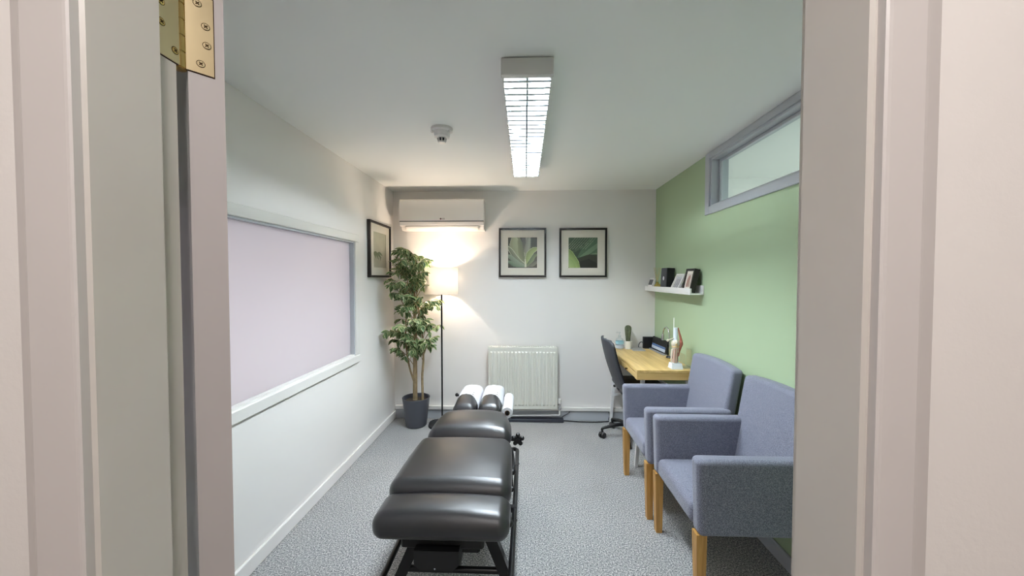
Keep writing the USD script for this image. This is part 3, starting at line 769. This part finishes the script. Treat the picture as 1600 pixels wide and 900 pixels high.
obj('housing', prism([(TX - .115, .365), (TX - .09, .340), (TX + .04, .340), (TX + .065, .365), (TX + .065, .42), (TX - .115, .42)], 1.405, 1.60, 'xzy'), 'matt_black', c)
obj('screw', cyl((TX - .03, 1.4, .352), (TX - .03, 1.406, .352), .0035, 12), 'chrome', c)
# splayed legs, feet and cross bars
for sx in (-1, 1):
    for yy, dy in ((1.56, .03), (2.40, -.03)):
        top = np.array([TX + (.16 if sx > 0 else -.12), yy, .42]); bot = np.array([TX + sx * (.285 if dy > 0 else .20), yy + dy * 2, .045])
        d_ = (bot - top) / np.linalg.norm(bot - top); sd = np.array([0, 1.0, 0]); w3 = np.cross(d_, sd)
        obj('leg', hull([p + sd * a * .02 + w3 * b * .024 for p in (top, bot) for a in (-1, 1) for b in (-1, 1)]), 'black_steel', c, smooth=False)
        obj('foot', lathe([(0, 0), (.026, 0), (.028, .006), (.024, .03), (.01, .045), (0, .045)], (bot[0], bot[1], .0005), 24), 'black_plastic', c)
for sx in (-1, 1):
    xr = TX + sx * .272
    if sx > 0:
        P = [(xr - .005, 1.10, .25), (xr - .003, 1.6, .25), (xr, 2.2, .25), (xr, 2.58, .25), (xr - .004, 2.615, .252), (xr - .022, 2.632, .255), (xr - .04, 2.615, .257), (xr - .044, 2.57, .257), (xr - .044, 2.36, .257)]
    else:
        P = [(xr + .003, 1.10, .25), (xr + .002, 1.6, .25), (xr, 2.2, .25), (xr, 2.6, .25)]
    obj('side_rail', tube(P, .0135, 14, True), 'black_steel', c)
    obj('rail_bracket', cat_(*[bx(min(TX + sx * .215, xr + sx * .01), max(TX + sx * .215, xr + sx * .01), y - .015, y + .015, .235, .265, .003) for y in (1.95, 2.40)]), 'black_steel', c)
    for y in (1.85, 2.42):
        obj('screw', sphere((xr + sx * .014, y, .256), .006, 1), 'chrome', c)
for y in (1.60, 2.36):
    obj('cross_bar', cyl((TX - .215, y, .19), (TX + .215, y, .19), .014), 'black_steel', c)
obj('base_beam', bx(TX - .03, TX + .03, 1.60, 2.36, .17, .21, .004), 'black_steel', c)
# knobs and levers on the right side
def star_knob(p, r):
    ms = [cyl((p[0], p[1] - .012, p[2]), (p[0], p[1] + .012, p[2]), r * .62, 18), cyl((p[0], p[1] - .018, p[2]), (p[0], p[1], p[2]), r * .3, 14)]
    for k in range(5):
        a = k * 2 * PI / 5 + .3
        ms.append(sphere((0, 0, 0), r * .38, 2).apply_translation((p[0] + r * .75 * math.cos(a), p[1], p[2] + r * .75 * math.sin(a))))
    return cat_(*ms)
obj('star_knob', star_knob((TX + .283, 2.24, .50), .037), 'black_plastic', c)
obj('knob_shaft', cyl((TX + .17, 2.24, .50), (TX + .275, 2.24, .50), .010), 'black_plastic', c)
obj('lever', cat_(tube([(TX + .22, 2.15, .50), (TX + .245, 2.14, .485), (TX + .258, 2.12, .43), (TX + .258, 2.08, .39)], .009, 12, True), sphere((TX + .258, 2.075, .385), .017)), 'black_plastic', c)
obj('lever', cat_(tube([(TX + .22, 1.93, .49), (TX + .248, 1.92, .47), (TX + .258, 1.90, .40)], .008, 12, True), sphere((TX + .258, 1.895, .39), .015)), 'black_plastic', c)
obj('lever', cat_(tube([(TX + .22, 1.60, .49), (TX + .252, 1.60, .48), (TX + .260, 1.585, .43)], .008, 12, True), sphere((TX + .260, 1.58, .42), .016), sphere((TX + .248, 1.56, .46), .015)), 'black_plastic', c)
# paper roll
c = thing('paper_roll', 'white couch paper roll on right side of table head', 'paper roll', (-.119, 2.62, .58))
obj('roll', lathe([(.018, 0), (.037, 0), (.037, .32), (.018, .32), (.018, 0)], (-.119, 2.46, .583), 40, 'y').apply_translation((0, 0, 0)), 'paper', c)
obj('core', lathe([(.0145, -.002), (.0178, -.002), (.0178, .322), (.0145, .322), (.0145, -.002)], (-.119, 2.46, .583), 30, 'y'), 'card_core', c)
obj('spindle', cat_(cyl((-.119, 2.44, .583), (-.119, 2.80, .583), .008), tube([(-.119, 2.795, .583), (-.134, 2.81, .565), (-.155, 2.81, .545), (-.163, 2.81, .54)], .008, 10, True)), 'black_steel', c)

# ------------------------------------------------------------------ armchairs
def build_armchair(name, label, loc):
    t_ = thing(name, label, 'armchair', loc)
    ox, oy, _ = loc
    def lean(P, h):
        zz = P[:, 2]
        P[:, 0] += .17 * zz
        top = np.clip(zz / h[2], 0, 1)
        P[:, 2] += .014 * top * (1 - (P[:, 1] / h[1]) ** 2)
        P[:, 0] += .012 * (1 - (P[:, 1] / h[1]) ** 2)
        return P
    def arm_lean(P, h):
        P[:, 0] -= .035 * P[:, 2] * np.clip(-P[:, 0] / h[0], 0, 1)
        return P
    obj('seat', pad(ox - .298, ox + .17, oy - .2185, oy + .2185, .358, .462, .030, .016, n=8, k=4), 'cloth', t_, smooth=True)
    for s in (-1, 1):
        y0_, y1_ = (oy + .217, oy + .2925) if s > 0 else (oy - .2925, oy - .217)
        obj('arm', pad(ox - .300, ox + .215, y0_, y1_, .352, .697, .024, .0, n=6, k=4, warp=arm_lean), 'cloth', t_, smooth=True)
    obj('backrest', pad(ox + .172, ox + .243, oy - .270, oy + .270, .40, .936, .022, 0, n=10, k=4, warp=lean), 'cloth', t_, smooth=True)
    obj('seat_frame', bx(ox - .27, ox + .235, oy - .26, oy + .26, .345, .375, .004), 'dark_grey', t_)
    for sx, sy in ((-1, -1), (-1, 1), (1, -1), (1, 1)):
        xc, yc = ox + (-.277 if sx < 0 else .215), oy + sy * .255
        bx_ = .03 if sx > 0 else .004
        a, b = .0235, .017
        obj('leg', hull([(xc + i * a, yc + j * a, .356) for i in (-1, 1) for j in (-1, 1)] + [(xc + bx_ + i * b, yc + j * b, .001) for i in (-1, 1) for j in (-1, 1)]), 'oak_leg' if sx < 0 else 'dark_grey', t_, smooth=False,
            label='tapered oak front leg' if sx < 0 else 'dark rear leg')
    return t_
a1 = build_armchair('armchair', 'blue-grey upholstered armchair with oak front legs nearest the doorway', (1.066, 1.902, 0))
x2 = UsdGeom.Xform.Define(stage, numbered('/World', 'armchair'))
x2.GetPrim().GetReferences().AddInternalReference(a1.GetPath())
x2.GetPrim().SetInstanceable(True)
x2.ClearXformOpOrder(); x2.GetXformOpOrderAttr()
op = [o for o in x2.GetOrderedXformOps()]
(op[0] if op else x2.AddTranslateOp()).Set(Gf.Vec3d(1.052, 2.530, 0)); x2.SetXformOpOrder([UsdGeom.XformOp(x2.GetPrim().GetAttribute('xformOp:translate'))])
data(x2.GetPrim(), 'blue-grey upholstered armchair with oak front legs beside the desk', 'armchair', 'pair of blue-grey armchairs')
data(a1, group='pair of blue-grey armchairs')

# ------------------------------------------------------------------ desk
c = thing('desk', 'light wood desk with drawers on white trestle legs against green wall', 'desk', (1.12, 3.35, 0))
dx0, dx1, dy0, dy1, dz = .877, 1.342, 2.87, 3.81, .782
obj('tabletop', bx(dx0, dx1, dy0, dy1, dz - .022, dz, .0025), 'desk_wood', c)
obj('apron', bx(dx0 + .001, dx1 - .001, dy0 + .001, dy0 + .02, dz - .078, dz - .0225, .002), 'desk_wood_across', c)
obj('apron', bx(dx0 + .001, dx1 - .001, dy1 - .02, dy1 - .001, dz - .078, dz - .0225, .002), 'desk_wood_across', c)
obj('apron', bx(dx1 - .02, dx1 - .001, dy0 + .021, dy1 - .021, dz - .078, dz - .0225, .002), 'desk_wood', c)
obj('apron', bx(dx0 + .001, dx0 + .018, dy0 + .021, dy0 + .06, dz - .078, dz - .0225, .002), 'desk_wood', c)
obj('bottom_board', bx(dx0 + .02, dx1 - .02, dy0 + .021, dy1 - .021, dz - .078, dz - .070), 'desk_wood', c)
for k, (ya, yb) in enumerate(((2.935, 3.355), (3.365, 3.785))):
    dr = obj('drawer', bx(dx0 + .004, dx0 + .02, ya, yb, dz - .076, dz - .030, .002), 'desk_wood', c)
    obj('knob', lathe([(0, -.018), (.008, -.017), (.009, -.012), (.005, -.006), (.006, 0), (0, 0)], (dx0 + .004, (ya + yb) / 2, dz - .054), 16, 'x'), 'brass_dark', dr)
for yy in (2.905, 3.775):
    for xb, xt in ((.888, .935), (1.335, 1.285)):
        obj('leg', hull([(xt + i * .014, yy + j * .014, dz - .0785) for i in (-1, 1) for j in (-1, 1)] + [(xb + i * .012, yy + j * .012, .001) for i in (-1, 1) for j in (-1, 1)]), 'white_steel', c, smooth=False)
    obj('cross_bar', bx(.905, 1.318, yy - .008, yy + .008, .29, .315, .002), 'white_steel', c)
obj('stretcher', bx(1.30, 1.318, 2.92, 3.765, .50, .53, .002), 'white_steel', c)

# ------------------------------------------------------------------ office chair
OX, OY = .965, 3.44
c = thing('office_chair', 'black office swivel chair on five castors pushed under the desk', 'office chair', (OX, OY, 0))
# backrest: curved shell with rounded corners, leaning away from the desk
def shell(th, shrink=0.0, off=0.0):
    nz, ny = 44, 15
    V = []
    for sgn in (0, 1):
        for i, t_ in enumerate(np.linspace(0, 1, nz)):
            z = .49 + shrink + (.945 - .49 - 2 * shrink) * t_
            half = .205 - shrink
            e = min(t_, 1 - t_) * 7.0
            if e < 1: half *= .72 + .28 * math.sqrt(1 - (1 - e) ** 2)
            xc = .884 - .135 * ((z - .49) / .455) ** 1.0 + .035 * math.sin((z - .49) / .455 * PI) * -.4
            for j, s in enumerate(np.linspace(-1, 1, ny)):
                V.append((xc - .035 * s * s * -1 + sgn * th + off - .03, OY - .015 + half * s, z))
    V = np.array(V); N = nz * ny; Fc = []
    g = lambda k, i, j: k * N + i * ny + j
    for i in range(nz - 1):
        for j in range(ny - 1):
            Fc += [(g(0, i, j), g(0, i + 1, j + 1), g(0, i, j + 1)), (g(0, i, j), g(0, i + 1, j), g(0, i + 1, j + 1)), (g(1, i, j), g(1, i, j + 1), g(1, i + 1, j + 1)), (g(1, i, j), g(1, i + 1, j + 1), g(1, i + 1, j))]
    for i in range(nz - 1):
        Fc += [(g(0, i, 0), g(1, i, 0), g(1, i + 1, 0)), (g(0, i, 0), g(1, i + 1, 0), g(0, i + 1, 0)), (g(0, i, ny - 1), g(1, i + 1, ny - 1), g(1, i, ny - 1)), (g(0, i, ny - 1), g(0, i + 1, ny - 1), g(1, i + 1, ny - 1))]
    for j in range(ny - 1):
        Fc += [(g(0, 0, j), g(1, 0, j + 1), g(1, 0, j)), (g(0, 0, j), g(0, 0, j + 1), g(1, 0, j + 1)), (g(0, nz - 1, j), g(1, nz - 1, j), g(1, nz - 1, j + 1)), (g(0, nz - 1, j), g(1, nz - 1, j + 1), g(0, nz - 1, j + 1))]
    m = trimesh.Trimesh(V, Fc, process=False)
    if m.volume < 0: m.invert()
    return m
obj('backrest', shell(.02), 'dark_grey', c, smooth=40)
obj('back_pad', shell(.016, .025, .0205), 'black_plastic', c, smooth=40)
obj('back_bar', tube([(.862, OY, .62), (.868, OY, .52), (.90, OY, .455), (.96, OY, .445)], .018, 12, True), 'black_plastic', c)
obj('seat', pad(.865, 1.28, OY - .215, OY + .215, .468, .535, .032, .012, n=8, k=4), 'black_plastic', c, smooth=True)
obj('seat_plate', bx(OX - .08, OX + .1, OY - .09, OY + .09, .43, .47, .008), 'black_plastic', c)
obj('gas_column', cat_(cyl((OX, OY, .10), (OX, OY, .27), .028), cyl((OX, OY, .27), (OX, OY, .435), .018)), 'black_steel', c)
obj('height_lever', cat_(tube([(OX - .02, OY + .08, .45), (OX - .05, OY + .18, .44), (OX - .06, OY + .24, .42)], .006, 8, True), sphere((OX - .06, OY + .245, .418), .013)), 'black_plastic', c)
for k in range(5):
    a = math.radians(184 + 72 * k)
    ex, ey = OX + .235 * math.cos(a), OY + .235 * math.sin(a)
    obj('base_arm', tube([(OX, OY, .125), (OX + .10 * math.cos(a), OY + .10 * math.sin(a), .122), (OX + .20 * math.cos(a), OY + .20 * math.sin(a), .10), (ex, ey, .088), (ex, ey, .06)], [.018, .015, .012, .011], 12, True), 'black_steel', c)
    ca = math.radians(40 + 50 * k)
    cs = obj('castor', cat_(*[cyl((ex + s * .006 * math.sin(ca), ey - s * .006 * math.cos(ca), .028), (ex + s * .024 * math.sin(ca), ey - s * .024 * math.cos(ca), .028), .0275, 20) for s in (-1, 1)], cyl((ex, ey, .03), (ex, ey, .065), .008, 10)), 'black_plastic', c)
    obj('castor_hood', lathe([(0, .012), (.016, .010), (.022, 0), (0, 0)], (ex, ey, .045), 16), 'black_plastic', cs)
tag(obj('cable_ball', cat_(sphere((1.015, 3.62, .19), .001), sphere((1.015, 3.62, .19), .001)), 'black_plastic'), '', '') if False else None

# ------------------------------------------------------------------ things on the desk
Z = dz + .0005
px, py = 1.050, 3.735
c = thing('potted_cactus', 'small columnar cactus in a white pot on desk', 'cactus', (px, py, Z))
obj('pot', lathe([(0, 0), (.030, 0), (.034, .004), (.040, .075), (.041, .085), (.037, .085), (.034, .07), (0, .07)], (px, py, Z), 28), 'white_plastic', c)
obj('soil', lathe([(0, .074), (.036, .072), (.036, .069), (0, .069)], (px, py, Z), 20), 'soil', c)
prof = [(0, 0), (.018, 0), (.021, .02), (.026, .08), (.031, .13), (.030, .150), (.022, .164), (.010, .170), (0, .171)]
cm = lathe(prof, (0, 0, 0), 40)
V = np.array(cm.vertices); a = np.arctan2(V[:, 1], V[:, 0]); V[:, :2] *= (1 + .10 * np.cos(10 * a))[:, None]
cm = trimesh.Trimesh(V + np.array([px, py, Z + .071]), cm.faces, process=False)
obj('cactus', cm, 'cactus', c)

px, py = .965, 3.735
c = thing('sanitizer_bottle', 'clear plastic pump bottle with pale blue label beside the cactus', 'bottle', (px, py, Z))
obj('bottle', lathe([(0, 0), (.036, 0), (.040, .006), (.040, .085), (.034, .105), (.014, .118), (.012, .128), (0, .128)], (px, py, Z), 28), 'clear_plastic', c)
obj('label', lathe([(.0405, .055), (.0408, .055), (.0408, .082), (.0405, .082), (.0405, .055)], (px, py, Z), 28), 'label_blue', c)
obj('label', lathe([(.0405, .012), (.0408, .012), (.0408, .042), (.0405, .042), (.0405, .012)], (px, py, Z), 28), 'screen_pale', c)
obj('pump', cat_(cyl((px, py, Z + .128), (px, py, Z + .142), .014), cyl((px, py, Z + .142), (px, py, Z + .165), .004), bx(px - .034, px + .01, py - .007, py + .007, Z + .163, Z + .173, .003)), 'clear_plastic', c)

c = thing('notebook', 'flat grey notebook lying on desk beside the black box', 'notebook', (1.13, 3.71, Z))
nbk = turn(bx(1.075, 1.195, 3.63, 3.79, Z, Z + .006, .001), 0, [0, 0, 1], [1.13, 3.71, 0])
obj('pages', bx(1.078, 1.194, 3.633, 3.788, Z + .001, Z + .007), 'paper', c)
obj('cover', cat_(bx(1.075, 1.195, 3.63, 3.79, Z, Z + .001), bx(1.075, 1.195, 3.63, 3.79, Z + .0071, Z + .0085, .0005)), 'silver', c)

c = thing('black_box', 'upright black box at the back of desk by the corner', 'box', (1.28, 3.78, Z))
b_ = turn(bx(1.215, 1.340, 3.762, 3.797, Z, Z + .118, .003), 0, [0, 0, 1], [1.235, 3.72, 0])
obj('body', b_, 'black_plastic', c)
obj('foot_pad', turn(bx(1.222, 1.333, 3.757, 3.802, Z - .0003, Z + .006, .002), 0, [0, 0, 1], [1.235, 3.72, 0]), 'dark_grey', c)
tag(obj('box_cable', tube([(1.213, 3.78, Z + .06), (1.195, 3.78, Z + .065), (1.178, 3.785, Z + .045), (1.176, 3.797, Z + .006), (1.19, 3.802, Z + .004)], .004, 8, True), 'dark_grey'), 'looped grey cable behind the black box on desk', 'cable')

c = thing('tablet', 'black tablet with a lit blue and pale screen leaning on desk', 'tablet', (1.26, 3.38, Z))
# the tablet's foot runs along the desk and its face leans back towards the green wall
ta, tb_ = np.array([1.282, 3.74, Z]), np.array([1.306, 3.42, Z])
td = (tb_ - ta) / np.linalg.norm(tb_ - ta); tn = np.array([-td[1] * -1, td[0] * -1, 0]); tn = np.array([td[1], -td[0], 0.0])
if tn[0] > 0: tn = -tn
tu = np.array([0, 0, 1.0]) * .985 - tn * .17
TL = np.linalg.norm(tb_ - ta)
def tab(a0, a1, u0, u1, d0, d1):
    return hull([ta + td * a * TL + tu * u + tn * d_ for a in (a0, a1) for u in (u0, u1) for d_ in (d0, d1)])
obj('body', tab(0, 1, .012, .135, -.010, 0), 'black_plastic', c, smooth=False)
obj('screen', tab(.03, .93, .085, .158, -.001, .0008), 'lcd', c, smooth=False) if False else obj('screen', tab(.03, .93, .05, .070, -.001, .0008), 'screen_blue', c, smooth=False, label='blue band of the screen')
obj('screen', tab(.03, .93, .022, .0495, -.001, .0008), 'screen_pale', c, smooth=False, label='pale lower band of the screen')
obj('stand', cat_(tab(-.01, 1.0, .001, .0118, -.016, .02)), 'silver', c, smooth=False)

c = thing('desk_lamp', 'chrome gooseneck desk lamp bent into a loop beside the green wall', 'desk lamp', (1.31, 3.335, Z))
obj('base', lathe([(0, 0), (.030, 0), (.031, .006), (.027, .012), (.01, .016), (0, .016)], (1.310, 3.335, Z), 28), 'black_plastic', c)
obj('neck', tube([(1.310, 3.335, Z + .012), (1.310, 3.335, Z + .14), (1.309, 3.345, Z + .215), (1.306, 3.375, Z + .26), (1.303, 3.415, Z + .265), (1.300, 3.45, Z + .235), (1.298, 3.462, Z + .19)], .006, 12, True), 'chrome', c)
obj('lamp_head', lathe([(0, .06), (.009, .06), (.012, .05), (.014, 0), (.012, 0), (0, .045)], (1.298, 3.463, Z + .138), 20), 'chrome', c)

kx, ky = 1.205, 2.945
def XF(v):
    return (v - [kx, ky, 0]) * [.76, .8, .97] + [kx, ky, Z * .03]
c = thing('knee_model', 'anatomical knee joint model with red muscle on a white base at desk front', 'anatomical model', (kx, ky, Z))
obj('base', hull([(kx + i * .058, ky + j * .05, Z) for i in (-1, 1) for j in (-1, 1)] + [(kx + i * .050, ky + j * .04, Z + .045) for i in (-1, 1) for j in (-1, 1)]), 'acrylic_white', c, smooth=False)
obj('support', cyl((kx + .022, ky, Z + .04), (kx + .022, ky, Z + .13), .006), 'chrome', c)
obj('tibia', tube([(kx - .012, ky, Z + .04), (kx - .010, ky, Z + .10), (kx - .006, ky, Z + .15), (kx - .004, ky, Z + .175)], [.020, .021, .028, .036], 18, True), 'bone', c)
obj('fibula', tube([(kx - .040, ky + .006, Z + .04), (kx - .042, ky + .004, Z + .1), (kx - .036, ky, Z + .155)], [.007, .008, .011], 12, True), 'bone', c)
for dx in (-.034, -.018, .004):
    obj('ligament', tube([(kx + dx, ky - .022, Z + .05), (kx + dx * 1.05, ky - .026, Z + .1), (kx + dx * .95, ky - .036, Z + .165)], .0028, 8, True), 'red_line', c)
obj('meniscus', lathe([(0, -.008), (.036, -.007), (.040, 0), (.036, .007), (0, .008)], (kx - .002, ky, Z + .18), 28), 'bone_joint', c)
obj('condyle', cat_(sphere((kx - .022, ky - .004, Z + .205), .027), sphere((kx + .016, ky - .002, Z + .205), .027), sphere((kx - .004, ky - .012, Z + .214), .026)), 'bone', c)
obj('joint_pin', cyl((kx - .010, ky - .045, Z + .20), (kx - .010, ky - .020, Z + .20), .010), 'bone_joint', c)
obj('femur', tube([(kx - .004, ky, Z + .20), (kx - .004, ky, Z + .24), (kx - .004, ky, Z + .335)], [.031, .024, .022, .022], 20, True), 'acrylic_white', c)
obj('muscle', tube([(kx + .022, ky, Z + .335), (kx + .034, ky - .006, Z + .29), (kx + .048, ky - .010, Z + .24), (kx + .050, ky - .012, Z + .205), (kx + .042, ky - .012, Z + .18), (kx + .034, ky - .010, Z + .14), (kx + .026, ky - .01, Z + .10)], [.006, .009, .013, .020, .016, .008, .005], 14, True), 'muscle', c, label='red and ochre muscle band')
obj('patella', sphere((kx + .048, ky - .02, Z + .215), .016, 2), 'muscle', c)
obj('rod', cyl((kx - .020, ky + .004, Z + .33), (kx - .020, ky + .004, Z + .415), .0035, 10), 'white_plastic', c)
obj('side_pin', cat_(tube([(kx - .02, ky - .01, Z + .252), (kx - .085, ky - .012, Z + .232)], [.004, .006], 10), sphere((kx - .088, ky - .012, Z + .231), .012)), 'bone', c)

XF = None
c = thing('leaflet_holder', 'clear acrylic leaflet holder on desk behind the knee model', 'leaflet holder', (1.285, 2.98, Z))
obj('back_plate', bx(1.325, 1.328, 2.93, 3.03, Z, Z + .15), 'clear_plastic', c)
obj('front_plate', bx(1.275, 1.278, 2.93, 3.03, Z, Z + .11), 'clear_plastic', c)
obj('foot_plate', bx(1.268, 1.335, 2.925, 3.035, Z, Z + .004), 'clear_plastic', c)

# ------------------------------------------------------------------ picture ledge
sx0, sx1, sy0, sy1 = 1.252, XR - .0005, 2.81, 3.845
c = thing('wall_shelf', 'white picture ledge high on the green wall above the desk', 'shelf', (XR, 3.33, 1.38))
obj('board', bx(sx0, sx1, sy0, sy1, 1.374, 1.386, .0015), 'white_plastic', c)
obj('lip', bx(sx0, sx0 + .012, sy0, sy1, 1.3865, 1.424, .0015), 'white_plastic', c)
obj('back_rail', bx(sx1 - .012, sx1, sy0, sy1, 1.3865, 1.446, .0015), 'white_plastic', c)
SZ = 1.3868
def leaning(name, label, cat, y0_, y1_, h_, th, foot, top, group=None):
    """Frame of a thing leaning on the ledge: its foot at x = foot, its top back edge at x = top."""
    t_ = thing(name, label, cat, (foot, (y0_ + y1_) / 2, SZ), group)
    up = np.array([top - foot - th, 0, math.sqrt(max(h_ * h_ - (top - foot - th) ** 2, 1e-6))]); up /= np.linalg.norm(up)
    nr = np.array([-up[2], 0, up[0]])
    base = np.array([foot + th * up[2] * .98, 0, SZ + th * up[0] * 0 + .0008])
    def part(name, a0, a1, u0, u1, d0, d1, mat, **k):
        return obj(name, hull([base + np.array([0, y, 0]) + up * u + nr * d_ for y in (a0, a1) for u in (u0, u1) for d_ in (d0, d1)]), mat, t_, smooth=False, **k)
    return t_, part, base, up, nr
t_, part, base, up, nr = leaning('photo_frame', 'black deep-edged photo frame at the near end of white wall shelf', 'photo frame', 2.835, 2.985, .185, .035, 1.266, 1.340, 'photo frames on the shelf')
w_ = .017
part('frame_bar', 2.835, 2.985, 0, w_, 0, .04, 'black_frame'); part('frame_bar', 2.835, 2.985, .185 - w_, .185, 0, .04, 'black_frame')
part('frame_bar', 2.835, 2.835 + w_, w_, .185 - w_, 0, .04, 'black_frame'); part('frame_bar', 2.985 - w_, 2.985, w_, .185 - w_, 0, .04, 'black_frame')
part('mat_board', 2.84, 2.98, .005, .18, .026, .032, 'mat_board')
img, u, v = canvas(30, 36, srgb(206, 196, 188)); cvp = (img, u, v)
stroke(cvp, [(.3, .05), (.35, .4), (.5, .7), (.6, .9)], .18, .26, srgb(176, 130, 112), srgb(150, 108, 96))
stroke(cvp, [(.7, .0), (.65, .3), (.62, .5)], .12, .16, srgb(120, 130, 110), srgb(190, 160, 140))
s, col = sheet(img, base + np.array([0, 2.95, 0]) + up * .04 + nr * .0326, np.array([0, -.08, 0]), up * .105)
obj('photo', s, 'print', t_, paint=col)
t_, part, base, up, nr = leaning('photo_frame', 'white photo frame leaning on wall shelf between black frame and black box', 'photo frame', 3.075, 3.235, .16, .015, 1.262, 1.342, 'photo frames on the shelf')
w_ = .015
part('frame_bar', 3.075, 3.235, 0, w_, 0, .016, 'white_plastic'); part('frame_bar', 3.075, 3.235, .16 - w_, .16, 0, .016, 'white_plastic')
part('frame_bar', 3.075, 3.075 + w_, w_, .16 - w_, 0, .016, 'white_plastic'); part('frame_bar', 3.235 - w_, 3.235, w_, .16 - w_, 0, .016, 'white_plastic')
part('backing_board', 3.08, 3.23, .005, .155, .001, .007, 'mat_board')
img, u, v = canvas(34, 30, srgb(196, 196, 200)); cvp = (img, u, v)
for k in range(6):
    stroke(cvp, [(.08 + .16 * k, .05), (.1 + .16 * k, .5), (.14 + .16 * k, .92)], .04, .05, srgb(70, 74, 88), srgb(140, 130, 132))
s, col = sheet(img, base + np.array([0, 3.212, 0]) + up * .022 + nr * .0076, np.array([0, -.114, 0]), up * .116)
obj('photo', s, 'print', t_, paint=col)
t_, part, base, up, nr = leaning('box_file', 'tall black box file with round white label on wall shelf', 'box file', 3.325, 3.465, .205, .07, 1.264, 1.345)
part('case', 3.325, 3.465, 0, .205, 0, .062, 'black_plastic'); part('spine', 3.33, 3.46, .004, .201, .0621, .066, 'dark_grey')
cc = base + np.array([0, 3.395, 0]) + up * .11 + nr * .066
obj('round_label', cyl(cc, cc + nr * .0012, .019, 20), 'paper', t_, label='round white label')
t_, part, base, up, nr = leaning('digital_clock', 'small white digital clock at the corner end of wall shelf', 'clock', 3.70, 3.83, .115, .02, 1.262, 1.315)
part('case', 3.70, 3.83, 0, .115, 0, .018, 'white_plastic'); part('display', 3.714, 3.816, .045, .100, .0175, .0190, 'lcd')
part('button', 3.725, 3.75, .015, .027, .0175, .0195, 'grey_plastic'); part('button', 3.78, 3.805, .015, .027, .0175, .0195, 'grey_plastic')
c = thing('reed_diffuser', 'amber glass reed diffuser with pale reeds on wall shelf', 'reed diffuser', (1.30, 3.63, SZ))
obj('bottle', lathe([(0, 0), (.024, 0), (.027, .004), (.027, .05), (.012, .064), (.012, .078), (.009, .078), (.009, .06), (0, .06)], (1.30, 3.63, SZ), 24), 'amber', c)
for k in range(6):
    a = k * 1.05 + .3
    obj('reed', cyl((1.30 - .004 * math.cos(a), 3.63 - .004 * math.sin(a), SZ + .062), (1.30 + .032 * math.cos(a), 3.63 + .05 * math.sin(a), SZ + .22), .0016, 6), 'reed', c)
c = thing('tea_light', 'small brown glass candle holder beside the black box file', 'candle holder', (1.30, 3.54, SZ))
obj('cup', lathe([(0, 0), (.022, 0), (.026, .06), (.023, .06), (.020, .006), (0, .006)], (1.30, 3.54, SZ), 24), 'amber', c)
obj('wax', lathe([(0, .0065), (.0195, .0065), (.0205, .03), (0, .03)], (1.30, 3.54, SZ), 20), 'bone', c)

# ------------------------------------------------------------------ lamps of the corridor and of the next room (they light what the doorway and clerestory show)
c = thing('corridor_light', 'round opal ceiling light in the corridor behind the viewer', 'ceiling light', (0, -.35, H))
obj('base', lathe([(0, -.02), (.17, -.02), (.175, 0), (0, 0)], (0, -.35, H - .0005), 40), 'white_plastic', c)
obj('diffuser', lathe([(0, -.075), (.08, -.07), (.14, -.052), (.165, -.0205), (0, -.0205)], (0, -.35, H), 40), 'corridor_glow', c)
c = thing('next_room_light', 'square opal ceiling light in the room behind the green wall', 'ceiling light', (3.1, 1.9, H))
obj('frame', bx(2.75, 3.45, 1.55, 2.25, H - .03, H - .0005, .004), 'white_plastic', c)
obj('diffuser', bx(2.78, 3.42, 1.58, 2.22, H - .045, H - .0305, .004), 'next_glow', c)
